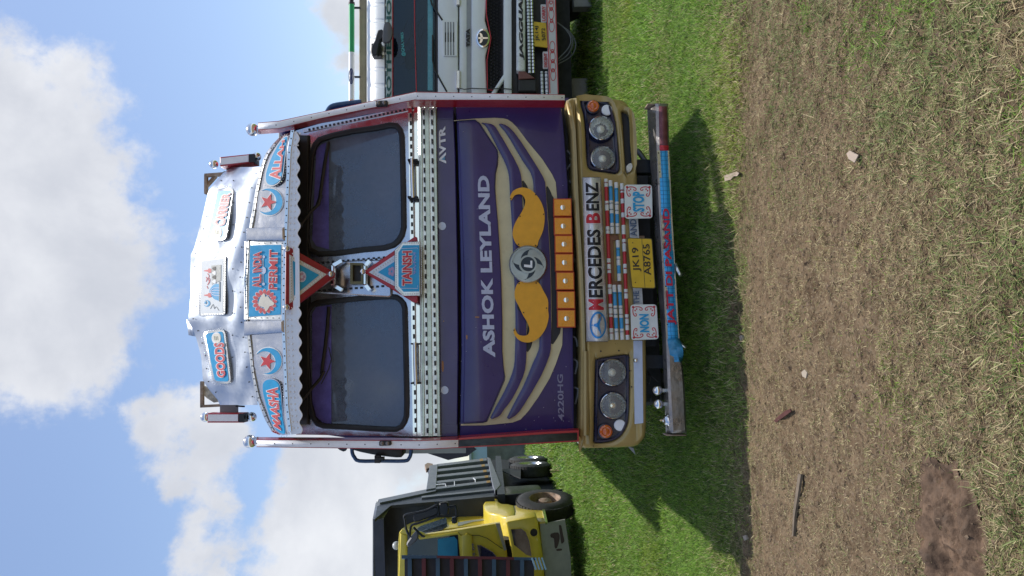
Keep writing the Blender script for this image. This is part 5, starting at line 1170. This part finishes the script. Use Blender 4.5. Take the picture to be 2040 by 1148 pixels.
up_ = slab(B, 'grille_surround', [(939, -118), (968, -118), (969, 0), (966, 40), (976, 76), (967, 112), (970, 190), (968, 268), (939, 268)], -.10, .10, b_white, bev=.02, seg=3)
eo = slab(B, 'oval_badge', circ(962, 76, 14, 19, 28), -.13, .03, chrome, bev=.008, seg=2); slab(B, 'badge_face', circ(962, 76, 10.5, 15.5, 28), -.134, .01, mat('badge_dark', (.03, .04, .05), .2, .5), eo)
slab(B, 'badge_mark', [(953, 74), (972, 74.5), (972, 77.5), (953, 78)], -.138, .006, chrome, eo); slab(B, 'badge_mark', smooth_loop([(955, 66), (958, 76), (955, 86), (960, 84), (962, 76), (960, 68)], 2), -.138, .006, chrome, eo)
gr_ = bs('grille', 966, 1004, -.03, .04, mat('grille_dark', (.035, .035, .045), .5), bev=0)
V, F = [], []
for i in range(5):
    for j in range(56):
        y = -112 + j * 6.7 + (i % 2) * 3.3; x = 972 + i * 6.2
        if y > 262: continue
        o = len(V)
        for (r_, dd) in ((3.6, -.040), (2.6, -.048), (2.6, -.034)):
            for k in range(6): V.append(Bl(x + r_ * math.cos(k * math.pi / 3), y + r_ * math.sin(k * math.pi / 3), dd))
        for k in range(6): F += [(o + k, o + (k + 1) % 6, o + 6 + (k + 1) % 6, o + 6 + k), (o + 6 + k, o + 6 + (k + 1) % 6, o + 12 + (k + 1) % 6, o + 12 + k)]
mk('grille_mesh', V, F, mat('mesh_black', (.012, .012, .014), .4), gr_, kind='stuff', recalc=False)
slab(B, 'red_line', ribbon([(968, -100), (969, 30), (978, 76), (970, 120), (971, 178), (984, 181)], 1.8), -.115, .02, redp); 
lwp = slab(B, 'lower_bumper', [(1003, -110), (1019, -118), (1020, 268), (1004, 268), (1004, 160), (992, 178), (986, 190), (985, 268), (978, 268), (978, 186), (1003, 148)], -.12, .12, b_white, bev=.015, seg=2)
bs('bumper_gap', 1019, 1031, -.03, .04, bk, bev=0); slab(B, 'cable', ribbon([(916, 176), (925, 178), (940, 176), (970, 177), (1000, 176), (1022, 178)], 1.4), -.14, .012, bk)
jb = slab(B, 'name_bar', [(1029, -110), (1046, -110), (1047, 142), (1034, 143), (1029, 140)], -.22, .12, mat('bar_white', (.72, .74, .74), .3, .2), bev=.02, seg=3)
text(B, 'JAGGUAR', [(1045, 120), (1044, -18), (1032, -18), (1035, 120)], -.224, blackp, jb, off=.05, shear=.15)
for (xa, xb, m) in ((1049.5, 1055.5, b_white), (1056, 1063, chrome)):
    pb = tube('striped_rod', [Bl(xa, -110, -.2), Bl(xb, 146, -.2)], .020, m, B, 10)
    V, F = [], []
    p0, p1 = Bl(xa, -110, -.2), Bl(xb, 146, -.2)
    for k in range(38): sweep(V, F, [p0 + (p1 - p0) * (k / 38), p0 + (p1 - p0) * ((k + .22) / 38)], .022, 10)
    mk('rod_band', V, F, bk, pb, kind='stuff', recalc=False)
slab(B, 'maroon_end', [(1033, 142), (1045, 142), (1066, 156), (1034, 158)], -.22, .14, mat('dull_maroon', (.22, .08, .07), .5), bev=.006); slab(B, 'step_box', [(1033, 158), (1068, 158), (1068, 182), (1033, 182)], -.20, .2, bk, bev=.01)
bs('lower_panel', 1030, 1095, .02, .03, bk, bev=0)
yp = slab(B, 'number_plate', rrect([(1062, 43), (1088, 46), (1091, 95), (1064.5, 92)], 2), -.20, .02, yellowpl, bev=.002)
text(B, 'JK14J', [(1075.5, 81), (1073, 52), (1065.5, 52), (1067, 82)], -.203, blackp, yp, off=.01); text(B, '5072', [(1087, 80), (1086, 56), (1078.5, 56), (1079.5, 81)], -.203, blackp, yp, off=.01)
for (q, w_, tq) in (([(1077, 9), (1088, 9), (1088.5, 45), (1078, 45)], 'LORRY', [(1087, 42), (1086.5, 12), (1079.5, 12), (1080, 42)]), ([(1081, 103), (1092, 103), (1092, 137), (1081.5, 137)], 'DECENT', [(1090.5, 134), (1090, 106), (1083.5, 106), (1084, 134)])):
    s_ = slab(B, 'sign_plate', rrect(q, 2), -.20, .02, mat('pale_pink_plate', (.62, .58, .58), .5)); text(B, w_, tq, -.203, redp, s_, off=.03)
for x in (1079, 1088): 
    pb = tube('striped_rod', [Bl(x, 143, -.16), Bl(x + 1.5, 190, -.16)], .018, b_white, B, 8)
    V, F = [], []; p0, p1 = Bl(x, 143, -.16), Bl(x + 1.5, 190, -.16)
    for k in range(6): sweep(V, F, [p0 + (p1 - p0) * ((k + .4) / 6), p0 + (p1 - p0) * ((k + .55) / 6)], .020, 8)
    mk('rod_band', V, F, bk, pb, kind='stuff', recalc=False)
wb = slab(B, 'bumper_bar', [(1086, -118), (1104, -118), (1106, 0), (1112, 187), (1114, 268), (1096, 268), (1094.5, 187), (1088.5, 0)], -.22, .10, mat('bar_pale', (.66, .63, .64), .5, 0, .05, 10, dirt=.15), bev=.008)
slab(B, 'red_edge', ribbon([(1087.5, -110), (1089.5, 0), (1095.5, 186)], 2), -.224, .008, pink, wb); slab(B, 'red_edge', ribbon([(1104.5, -110), (1106.5, 0), (1112, 186)], 1.6), -.224, .008, pink, wb)
for (y, rx) in ((-12, 0), (8, 0), (28, 0), (53, 0), (93, 0), (113, 0), (133, 0), (150, 0)):
    xc_ = 1097.5 + y * .030; slab(B, 'oval_print', circ(xc_, y, 5.8, 11.5, 18), -.223, .003, pink, wb, holes=[circ(xc_, y, 4.5, 9.9, 18)])
for y in (18, 42, 102, 122, 140, 5): xc_ = 1097.5 + y * .030; slab(B, 'ring_print', circ(xc_, y, 3.6, 4, 12), -.225, .003, redp, wb, holes=[circ(xc_, y, 2.2, 2.5, 12)])
cables = [[(1110, 45, -.1), (1126, 58, -.12), (1137, 76, -.12), (1133, 95, -.12), (1112, 118, -.1)], [(1110, 46, -.05), (1130, 62, -.08), (1141, 82, -.08), (1132, 108, -.08), (1113, 122, -.05)], [(1110, 47, 0), (1135, 64, -.02), (1147, 88, -.02), (1138, 112, 0), (1112, 128, 0)]]
tubes('hanging_cable', [[Bl(*p) for p in smooth_line(c, 5)] for c in cables], .008, mat('cable_grey', (.15, .15, .16), .6), B, kind='stuff')
for sx, s_ in ((-.95, -1), (.95, 1)): wheel(B, sx, 1.35, .5, .28, side=s_); wheel(B, sx, 6.5, .5, .3, side=s_)
tube('axle', [(-.95, 1.35, .5), (.95, 1.35, .5)], .07, dark, B)
# beam and flag pole on the roof
bs('roof_beam', 715, 730, .35, .15, mat('khaki_beam', (.22, .20, .13), .6, 0, .15, 6, dirt=.2), -118, 268)
rows = [(-15, 8, mat('flag_green', (.02, .35, .12), .4)), (8, 105, mat('flag_green', (.02, .35, .12), .4)), (105, 200, b_white), (200, 268, mat('flag_orange', (.75, .22, .03), .4))]
fp = None
for (a, b_, m) in rows[1:]:
    o = tube('flag_pole' if fp is None else 'flag_pole_section', [Bl(700.5, a, .2), Bl(700.5, b_, .2)], .036, m, B if fp is None else fp, 14); fp = fp or o
lathe('pole_knob', Bl(700.5, 8, .2), (1, 0, 0), [(.04, -.01), (.04, .02), (.02, .03), (.03, .05), (.012, .08), (0, .085)], bk, fp, 14)
slab(B, 'wheel_print', circ(699.5, 152, 5, 16, 24), .155, .004, mat('navy_print', (.03, .05, .16), .5), fp, holes=[circ(699.5, 152, 4, 13.5, 24)])
for k in range(12): a = math.pi * k / 12; slab(B, 'wheel_print', ribbon([(699.5 + 4.3 * math.cos(a), 152 + 14 * math.sin(a)), (699.5 - 4.3 * math.cos(a), 152 - 14 * math.sin(a))], .5), .155, .003, mat('navy_print', (.03, .05, .16), .5), fp)
for y in (15, 153): slab(B, 'pole_bracket', [(702, y - 1.5), (718, y - 1.5), (718, y + 1.5), (702, y + 1.5)], .22, .03, bk, fp)

# concrete blocks
def block(q, d, label):
    f = Frame('concrete_block', label, 'block', *(ray(q[0], q[1]) * (d / ray(q[0], q[1]).y)).xy, 0, 'concrete blocks by the white truck')
    cx = f.C; w = .22
    mk_ = box('block_body', (-.13, 0, 0), (.13, .2, .24), mat('concrete', (.30, .29, .26), .85, 0, .15, 12, .003, 40, dirt=.2), f, .008)
    return f
block((1150, 175), 10.4, 'grey concrete block on the grass beside the tyre of the white truck'); block((1150, -6), 9.9, 'pale concrete block at the upper picture edge in front of the white truck wheel')

# ------------------------------------------------------------------ yellow tipper truck
Y0 = Frame('tipper_truck', 'yellow cab tipper truck with dark ribbed load body parked beyond the purple truck', 'truck', -3.86, 13.9, 6.5)
A_ = Y0; ye = mat('tipper_yellow', (.72, .56, .05), .38, 0, .10, 4, coat=.35, dirt=.14, dcol=(.35, .28, .12), ds=8); tipd = mat('tipper_dark', (.035, .042, .062), .55, 0, .15, 5, dirt=.1); tipl = mat('tipper_rib', (.15, .165, .195), .5, 0, .12, 6, dirt=.15)
df = -1.45; sxx = -.42
AL = lambda *p: [Y0.L(*q) for q in p]
# front wheel, rear wheels
fw = wheel(Y0, -.17, .0, .53, .30, rim=rust, nuts=10, side=1); fw.matrix_local = Matrix.Translation((-.17, 0, 0)) @ Matrix.Rotation(math.radians(-11), 4, 'Z') @ Matrix.Translation((.17, 0, 0)); wheel(Y0, -2.25, .0, .53, .30, rim=rust, side=-1)
wheel(Y0, -.17, 5.3, .52, .32, rim=steel2, side=1); wheel(Y0, -.17, 6.65, .52, .32, rim=steel2, side=1); wheel(Y0, -2.25, 5.3, .52, .32, side=-1); wheel(Y0, -2.25, 6.65, .52, .32, side=-1)
box('chassis_rail', (-1.6, -1.2, .7), (-1.4, 7.3, 1.0), dark, Y0); box('chassis_rail', (-.95, -1.2, .7), (-.75, 7.3, 1.0), dark, Y0)
# load body
zb0, zb1 = 1.35, 2.75
box('body_floor', (-2.45, .7, 1.25), (-.05, 7.6, 1.4), tipd, Y0)
pan = slab(Y0, 'side_panel', [(862, 979), (850, 928), (970, 912), (988, 966)], -.14, .05, mat('tipper_panel', (.024, .027, .038), .5), ax='S')
slab(Y0, 'side_panel', [(862, 979), (850, 928), (970, 912), (988, 966)], -2.3, .05, tipd, ax='S')
for (a, b_) in (((867, 972.5), (986, 958)), ((865, 961), (982, 948)), ((867, 949), (978, 937)), ((868, 937.5), (974, 926)), ((870, 927), (970, 915))):
    slab(Y0, 'side_rib', ribbon([a, b_], [4.6, 4.6]), -.06, .10, tipl, ax='S', bev=.01)
    slab(Y0, 'rib_mark', ribbon([(a[0] + (b_[0] - a[0]) * .86, a[1] + (b_[1] - a[1]) * .86), (a[0] + (b_[0] - a[0]) * .92, a[1] + (b_[1] - a[1]) * .92)], 4.2), -.055, .004, mat('faded_orange', (.40, .22, .05), .6), ax='S')
slab(Y0, 'top_rail', [(849, 975.5), (869, 972), (872, 925), (856, 928)], -.05, .16, tipl, ax='S', bev=.01); slab(Y0, 'bottom_rail', [(971, 911), (977, 913), (998, 966), (986, 978), (980, 960)], -.04, .2, tipl, ax='S', bev=.01)
slab(Y0, 'tail_hinge', [(846, 926), (849, 934), (860, 931), (862, 924), (852, 922)], -.1, .1, rust, ax='S')
slab(Y0, 'rope_hook', ribbon(cR((180, 480), (300, 470), (312, 505)), 1), -.05, .02, whitetape, ax='S'); slab(Y0, 'rope_hook', ribbon(cR((415, 440), (418, 495)), 1.4), -.05, .02, whitetape, ax='S'); slab(Y0, 'rope_hook', ribbon(cR((655, 395), (682, 415), (680, 442)), 1.4), -.05, .02, whitetape, ax='S')
hbx = .62
slab(Y0, 'headboard_gusset', [(754, 995), (747, 1034), (779, 1007), (985, 989), (982, 961), (867, 972.5)], -.12, .05, tipd, ax='S')
slab(Y0, 'gusset_rib', ribbon([(756, 998), (868, 974.5)], 7), -.08, .06, tipl, ax='S'); slab(Y0, 'gusset_rib', ribbon([(840, 990), (985, 975)], 3), -.08, .06, tipl, ax='S')
hbd = slab(Y0, 'headboard', [(762, 1030), (779, 1008), (985, 989), (1000, 1190), (770, 1190)], .55, .08, tipd)
slab(Y0, 'canopy_lip', [(744, 1034), (764, 1034), (769, 1190), (749, 1190)], -.55, .05, tipd); 
grid(Y0, 'canopy_top', [[(744, 1034, -.55), (744, 1190, -.55)], [(750, 1002, .6), (752, 1190, .6)]], tipl, th=.03); grid(Y0, 'canopy_corner', [[(743, 1034, -.55), (762, 1036, -.55)], [(750, 1000, .55), (779, 1008, .55)]], tipl, th=.02)
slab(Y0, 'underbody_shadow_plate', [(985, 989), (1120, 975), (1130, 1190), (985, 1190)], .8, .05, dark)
slab(Y0, 'mud_flap', smooth_loop(cR((905, 310), (1260, 255), (1255, 400), (1000, 300)), 1), -.1, .02, dark, ax='S')
slab(Y0, 'underbody', [(978, 916), (1050, 916), (1108, 950), (1120, 990), (985, 992)], -.5, .6, mat('underbody_black', (.012, .013, .018), .8), ax='S')
slab(Y0, 'fuel_tank', smooth_loop(cA((1150, 420), (1170, 405), (1280, 400), (1440, 392), (1440, 440), (1260, 470), (1120, 520), (1150, 480)), 2), -.20, .6, mat('tank_dark', (.03, .036, .05), .4), ax='S', bev=.03, seg=2)
# cab
cabin = mk('cab_core', [], [], ye, Y0)
fx0, fx1 = Y0.L(900, 1190, df).x, sxx
box('cab_core', (fx0, df + .12, 1.0), (fx1 - .06, .25, 2.72), mat('cab_interior_dark', (.02, .025, .03), .7), Y0)
fp_ = [(795, 1062), (800, 1056), (838, 1062), (846, 1066), (900, 1058), (996, 1042), (1010, 1100), (1018, 1190), (792, 1190), (793, 1090)]
win = [(812, 1066), (822, 1072), (845, 1074), (912, 1064), (916, 1110), (918, 1190), (812, 1190)]
cf = slab(Y0, 'cab_front', fp_, df, .12, ye, bev=.02, seg=2)
slab(Y0, 'windscreen', win, df - .008, .01, glassmat('tipper_glass', (.3, .35, .4), (.8, .9, 1), 1.7, .25, (.03, .05, .08)), cf)
slab(Y0, 'windscreen_backing', win, df - .002, .004, mat('far_interior', (.025, .05, .085), .7), cf)
slab(Y0, 'sun_curtain', [(872, 1074), (905, 1069), (911, 1076), (914, 1190), (872, 1190)], df - .012, .003, mat('teal_curtain', (.015, .22, .34), .6), cf)
slab(Y0, 'roof_edge', [(792, 1190), (797, 1062), (812, 1066), (812, 1190)], df - .02, .15, ye, bev=.03, seg=3)
slab(Y0, 'screen_frame', ribbon([(835, 1073), (912, 1063), (920, 1070), (922, 1190)], 5), df - .03, .04, ye, cf, bev=.01)
slab(Y0, 'upper_grille_bar', [(919, 1068), (930, 1063), (940, 1067), (946, 1190), (924, 1190)], df - .05, .06, ye, bev=.02, seg=3)
slab(Y0, 'grille_dark', smooth_loop(cP((1410, 870), (1450, 880), (1640, 980), (1700, 1060), (1760, 1400), (1460, 1400), (1430, 1000)), 1), df - .03, .03, navy, cf); slab(Y0, 'grille_trim', ribbon(cP((1445, 1100), (1405, 870), (1460, 880), (1650, 985), (1710, 1060)), 1.6), df - .045, .03, chrome, cf)
slab(Y0, 'cab_seam', ribbon(cP((1250, 708), (1430, 715), (1560, 760), (1810, 930)), .9), df - .023, .01, dark, cf)
slab(Y0, 'grey_strip', cP((1700, 520), (1770, 515), (1880, 950), (1840, 960)), df - .03, .03, greyp, cf)
text(Y0, 'S 09', [cP((1370, 1045))[0], cP((1345, 840))[0], cP((1305, 840))[0], cP((1325, 1045))[0]], df - .025, chrome, cf, off=.03, th=.02)
# cab side
sd_pts = [(805, 1048), (838, 1060), (996, 1040), (996, 1016), (985, 1008), (960, 1005), (940, 1008), (893, 1016), (892, 1025), (860, 1030), (822, 1040)]
cs = slab(Y0, 'cab_side', sd_pts, sxx, .06, ye, ax='S', bev=.015, seg=2)
slab(Y0, 'side_window', [(828, 1056), (838, 1048), (889, 1031), (891, 1047), (880, 1055), (845, 1064), (832, 1063)], sxx + .006, .01, mat('side_glass', (.25, .32, .38), .12, .3, .2, 5), cs, ax='S'); slab(Y0, 'side_window', [(832, 1062), (890, 1042), (891, 1048), (880, 1056), (845, 1065)], sxx + .010, .01, mat('side_glass_dark', (.03, .05, .06), .12), cs, ax='S')
slab(Y0, 'door_trim', cP((1085, 500), (1320, 460), (1600, 430), (1600, 450), (1320, 490), (1090, 555)), sxx + .012, .02, mat('pale_trim', (.35, .38, .35), .4), cs, ax='S'); slab(Y0, 'door_seam', ribbon(cP((1085, 555), (1078, 350), (1180, 325)), .8), sxx + .008, .01, dark, cs, ax='S')
slab(Y0, 'door_handle', ribbon(cP((1300, 300), (1460, 350), (1600, 400), (1610, 470)), 1.6), sxx + .02, .03, ye, cs, ax='S'); slab(Y0, 'door_lock', cP((1205, 285), (1245, 285), (1245, 365), (1215, 365)), sxx + .02, .03, bk, cs, ax='S')
slab(Y0, 'roof_side', [(795, 1066), (797, 1056), (807, 1046), (818, 1042), (824, 1050), (812, 1068)], sxx + .01, .10, ye, ax='S', bev=.03, seg=2)
slab(Y0, 'indicator', rrect(cP((1665, 405), (1735, 400), (1740, 475), (1670, 480)), 2), sxx + .05, .08, amber, ax='S', bev=.01)
slab(Y0, 'fender', smooth_loop(cA((990, 545), (1020, 510), (1060, 492), (1105, 488), (1115, 520), (1150, 545), (1245, 557), (1250, 645), (1150, 645), (1100, 625), (1040, 615), (1000, 590)), 2), -.15, .35, ye, ax='S', bev=.04, seg=3)
slab(Y0, 'fender', cA((1240, 558), (1470, 562), (1490, 590), (1515, 690), (1450, 690), (1360, 650), (1240, 650)), -.16, .35, ye, ax='S', bev=.03, seg=2); slab(Y0, 'fender_step', cA((1468, 590), (1490, 590), (1512, 690), (1495, 695)), -.13, .04, chrome, ax='S')
slab(Y0, 'side_recess', cA((1125, 640), (1290, 650), (1300, 665), (1180, 690)), -.3, .05, dark, ax='S')
# bumper
bq = cA((1175, 700), (1190, 688), (1410, 650), (1425, 655), (1440, 720), (1480, 990), (1500, 1300), (1235, 1300), (1228, 975))
bmp = slab(Y0, 'bumper', bq, df - .18, .4, ye, bev=.03, seg=2)
slab(Y0, 'headlamp', cA((1215, 752), (1300, 748), (1335, 775), (1365, 850), (1385, 975), (1340, 960), (1240, 880), (1225, 800)), df - .186, .02, mat('lamp_smoked', (.07, .075, .085), .15, .4, .5, 9, coat=1), bmp); slab(Y0, 'lamp_rim', ribbon(cA((1215, 750), (1300, 745), (1340, 772), (1370, 850), (1390, 980)), 1.6), df - .195, .02, ye, bmp)
c = cA((1402, 780))[0]; slab(Y0, 'fog_hole', circ(*c, 8.2, 8.8, 20), df - .186, .01, blackp, bmp); slab(Y0, 'fog_rim', circ(*c, 9.2, 10, 20), df - .20, .02, ye, bmp, holes=[circ(*c, 7.4, 8, 20)])
slab(Y0, 'lower_guard', cA((1450, 715), (1655, 672), (1700, 975), (1710, 1200), (1500, 1200)), df - .12, .03, mat('guard_pale', (.36, .36, .33), .7, 0, .12, 6, dirt=.25), bev=.004); 
for q in (((1540, 790), (1600, 780), (1612, 830), (1590, 905), (1570, 900), (1565, 830), (1540, 820)), ((1605, 725), (1625, 725), (1640, 800), (1650, 850), (1625, 870), (1615, 800)), ((1585, 915), (1625, 910), (1630, 925), (1590, 930))):
    slab(Y0, 'faded_print', smooth_loop(cA(*q), 2), df - .124, .004, mat('faded_print', (.08, .05, .05), .7))
ball('roof_beacon', Y0.L(790, 1087, df + .3), .07, mat('beacon_grey', (.4, .42, .42), .3), Y0)
# mirrors with tube frame
tubes('mirror_frame', [[Y0.L(*p) for p in smooth_line([(x, y, d) for (x, y), d in zip(cP(*q), [-1.7] * 20)], 3)] for q in (((215, 440), (205, 400), (260, 370), (540, 310), (720, 225), (755, 240), (770, 370), (740, 400), (460, 505), (340, 540), (310, 600), (300, 740)), ((215, 440), (240, 610), (290, 720)), ((360, 580), (500, 720), (540, 715)), ((870, 255), (1000, 235), (1050, 245), (1060, 400), (1010, 450)))], .02, bk, Y0, kind='stuff')
for q in (((365, 365), (540, 315), (740, 240), (755, 370), (560, 440), (380, 500)), ((780, 190), (800, 185), (920, 180), (925, 370), (790, 380), (770, 280)), ((985, 430), (1060, 430), (1070, 510), (990, 520)), ((440, 700), (430, 660), (400, 640), (250, 830), (255, 890), (290, 905), (420, 790))):
    slab(Y0, 'mirror', smooth_loop(cP(*q), 2), -1.72, .10, bk if q[0][0] != 440 else mat('mirror_grey', (.12, .12, .125), .5), bev=.02)

# ------------------------------------------------------------------ truck cut by the picture edge: maroon and blue side rails
K0 = Frame('rail_sided_truck', 'maroon and blue railed truck side only just reaching into the picture', 'truck', -3.15, 8.6, 24)
km = mat('rail_maroon', (.13, .02, .025), .5, 0, .2, 6, dirt=.2); kb = mat('rail_blue', (.05, .10, .16), .5, 0, .2, 6, dirt=.2)
slab(K0, 'corner_rail', [(800, 1106), (870, 1107), (870, 1112), (800, 1113)], 0, .12, kb); slab(K0, 'corner_rail', [(870, 1107), (1024, 1110), (1024, 1115), (870, 1112)], 0, .12, km); slab(K0, 'corner_rail', [(1024, 1110), (1066, 1111), (1066, 1116), (1024, 1115)], 0, .12, kb)
slab(K0, 'side_board', [(806, 1112), (1064, 1114), (1064, 1300), (806, 1300)], .08, .06, mat('rail_board', (.04, .035, .04), .7))
for k in range(9): slab(K0, 'cross_rail', [(812 + k * 28, 1112), (820 + k * 28, 1112), (822 + k * 28, 1300), (814 + k * 28, 1300)], .02, .06, km if k % 2 else kb)
for k in range(4): slab(K0, 'blue_bar', ribbon([(1060 + k * 6.5, 1111), (1068 + k * 6.5, 1135)], 3), -.04, .05, mat('bar_light_blue', (.30, .48, .65), .4))
box('truck_body', (-2.4, .2, 1.1), (-.05, 5.5, 2.3), mat('rail_board', (.04, .035, .04), .7), K0); wheel(K0, -.35, .9, .5, .28, side=1); wheel(K0, -2.1, .9, .5, .28, side=-1); wheel(K0, -.35, 4.4, .5, .28, side=1)

# ------------------------------------------------------------------ far wall, hazy building, sapling
Wl = Frame('boundary_wall', 'low dark plastered wall at the far edge of the field', 'wall', -9, 34, 2)
box('wall_panel', (-30, 0, 0), (5.5, .3, 1.75), mat('wall_plaster', (.12, .13, .12), .85, 0, .3, 2, .01, 8, dirt=.3), Wl)
for k in range(6): box('wall_pier', (-29 + k * 6.5, -.06, 0), (-28.6 + k * 6.5, -.002, 1.85), mat('wall_pier', (.16, .16, .15), .85), Wl)
Hb = Frame('far_building', 'pale blue shed far behind the dark wall', 'shed', -15, 60, 0)
box('shed_wall', (-10, 0, 0), (6, 8, 3.2), mat('shed_blue', (.30, .42, .52), .7, 0, .1, 1), Hb); box('shed_roof', (-10.3, -.4, 3.21), (6.3, 8.4, 3.4), mat('shed_roof', (.28, .33, .36), .6), Hb)
Tr = Frame('sapling', 'thin leafy treetop rising behind the tipper body', 'tree', -9.6, 27, 0)
tube('trunk', [(0, 0, 0), (.1, 0, 2), (.0, 0, 3.6)], [.06, .04, .015], wood, Tr)
V, F = [], []
for k in range(420):
    a, r_, z = rng.uniform(0, 6.28), abs(rng.normal(0, .38)), rng.uniform(2.4, 4.35); c = Vector((math.cos(a) * r_ * (1.25 - (z - 2.4) * .45), math.sin(a) * r_, z)); u = Vector(rng.normal(0, 1, 3)).normalized() * .09; w_ = Vector(rng.normal(0, 1, 3)).normalized() * .035; o = len(V)
    V += [c, c + u * .5 + w_, c + u, c + u * .5 - w_]; F.append((o, o + 1, o + 2, o + 3))
mk('crown', V, F, mat('leaf', (.07, .13, .03), .6, 0, .3, 3), Tr, kind='stuff', recalc=False, smooth=False)
# distant tree line beyond the field
def clump(x, y, w, h, lab):
    t_ = Frame('field_tree', lab, 'tree', x, y, 0); V, F = [], []
    for k in range(900):
        u = Vector(rng.normal(0, 1, 3)).normalized() * rng.uniform(.4, 1) ** .5; c = Vector((u.x * w, u.y * w, h * .58 + u.z * h * .42)) * 1.0; a_ = Vector(rng.normal(0, 1, 3)).normalized() * w * .13; b_ = a_.cross(Vector(rng.normal(0, 1, 3))).normalized() * w * .10; o = len(V)
        V += [c - a_, c + b_, c + a_, c - b_]; F.append((o, o + 1, o + 2, o + 3))
    tube('trunk', [(0, 0, 0), (0, 0, h * .5)], [.25, .12], wood, t_); mk('crown', V, F, mat('far_leaf', (.05, .085, .03), .7, 0, .3, 1), t_, kind='stuff', recalc=False, smooth=False)
clump(16, 48, 4, 6, 'round green tree far off beyond the white truck')

# ------------------------------------------------------------------ litter on the ground
def onground(x, y):
    D = ray(x, y); t_ = -CAM_H / D.z; p = CAM + D * t_; return p.x, p.y
def litter(name, label, cat, pts, m, th=.004, lift=.012, bend=.0, part='sheet'):
    cx, cy = onground(sum(p[0] for p in pts) / len(pts), sum(p[1] for p in pts) / len(pts)); z = float(hgt(np.array(cx), np.array(cy)))
    f = Frame(name, label, cat, cx, cy, 0, {'flat_stone': 'pale stones lying in the dirt', 'paper_scrap': 'paper scraps on the ground'}.get(name), oz=z); V, F = [], []; n_ = len(pts); L_ = []
    for (x, y) in pts:
        gx_, gy_ = onground(x, y); L_.append((gx_ - cx, gy_ - cy))
    for e in (0, th):
        for i, (a, b_) in enumerate(L_): V.append((a, b_, lift + e + bend * math.sin(i * 2.1)))
    t_ = tessellate_polygon([[Vector((a, b_, 0)) for a, b_ in L_]])
    F = [tuple(i + n_ for i in q) for q in t_] + [q[::-1] for q in t_] + [(i, (i + 1) % n_, n_ + (i + 1) % n_, n_ + i) for i in range(n_)]
    mk(part, V, F, m, f); return f
ppr = mat('litter_paper', (.34, .27, .21), .7, 0, .08, 30)
litter('paper_scrap', 'torn pale paper scrap at the edge of the turf, right of the truck bumper', 'paper', [(1448, 350), (1465, 345), (1471, 342), (1478, 345), (1476, 351), (1466, 351), (1461, 358), (1451, 361)], ppr, bend=.006)
litter('paper_scrap', 'crumpled pinkish scrap lying in the open dirt', 'paper', [(1690, 306), (1699, 300), (1711, 309), (1706, 324), (1697, 317)], ppr, bend=.006)
litter('flat_stone', 'small pale stone in the dirt below the middle of the truck', 'stone', [(1597, 742), (1603, 736), (1608, 742), (1606, 754), (1599, 750)], mat('pale_stone', (.33, .28, .22), .8, 0, .1, 20), th=.012, lift=.0)
litter('flat_stone', 'light pebble close to the shadow edge', 'stone', [(1471, 670), (1476, 668), (1478, 674), (1474, 680)], mat('pale_stone', (.33, .28, .22), .8), th=.012, lift=.0)
litter('flat_stone', 'longish tan pebble near the far end of the wooden batten', 'stone', [(1484, 1068), (1490, 1066), (1492, 1074), (1487, 1077)], mat('pale_stone', (.33, .28, .22), .8), th=.012, lift=.0)
litter('wooden_batten', 'thin weathered wooden batten lying on the bare dirt', 'batten', [(1599, 944), (1605, 945), (1599, 985), (1592, 1030), (1589.5, 1068), (1587, 1067), (1589, 1020), (1595, 975)], mat('batten_wood', (.13, .10, .07), .8, 0, .3, 20, .002, 60), th=.012, lift=.006, part='wood')
litter('metal_strip', 'short dark red rusty metal strip in the dirt', 'scrap', [(1549, 838), (1553, 842), (1561, 836), (1583, 820), (1582, 815), (1574, 817), (1560, 827)], mat('red_rust', (.085, .03, .025), .5, .2, .3, 20), th=.006, lift=.015, part='strip')
for k in range(70):
    pass
st_m = mat('clod_soil', (.18, .125, .08), .9, 0, .25, 10)
V, F = [], []
for k in range(9000):
    yy = math.sqrt(rng.uniform(1.7 ** 2, 4.4 ** 2)); xx = rng.uniform(-.5, .5) * yy; r_ = abs(rng.normal(0, .0035)) + .0015; z = float(hgt(np.array(xx), np.array(yy))); o = len(V)
    for p in ((1, 0, 0), (0, 1, 0), (-1, 0, 0), (0, -1, 0), (0, 0, 1)):
        j = rng.uniform(.6, 1.3); V.append((xx + p[0] * r_ * j, yy + p[1] * r_ * j, z + p[2] * r_ * j * .8))
    F += [(o, o + 1, o + 4), (o + 1, o + 2, o + 4), (o + 2, o + 3, o + 4), (o + 3, o, o + 4)]
cl = mk('soil_crumbs', V, F, st_m, None, kind='stuff', recalc=False); cl['label'] = 'loose crumbs of dry soil over the bare dirt'; cl['category'] = 'soil'
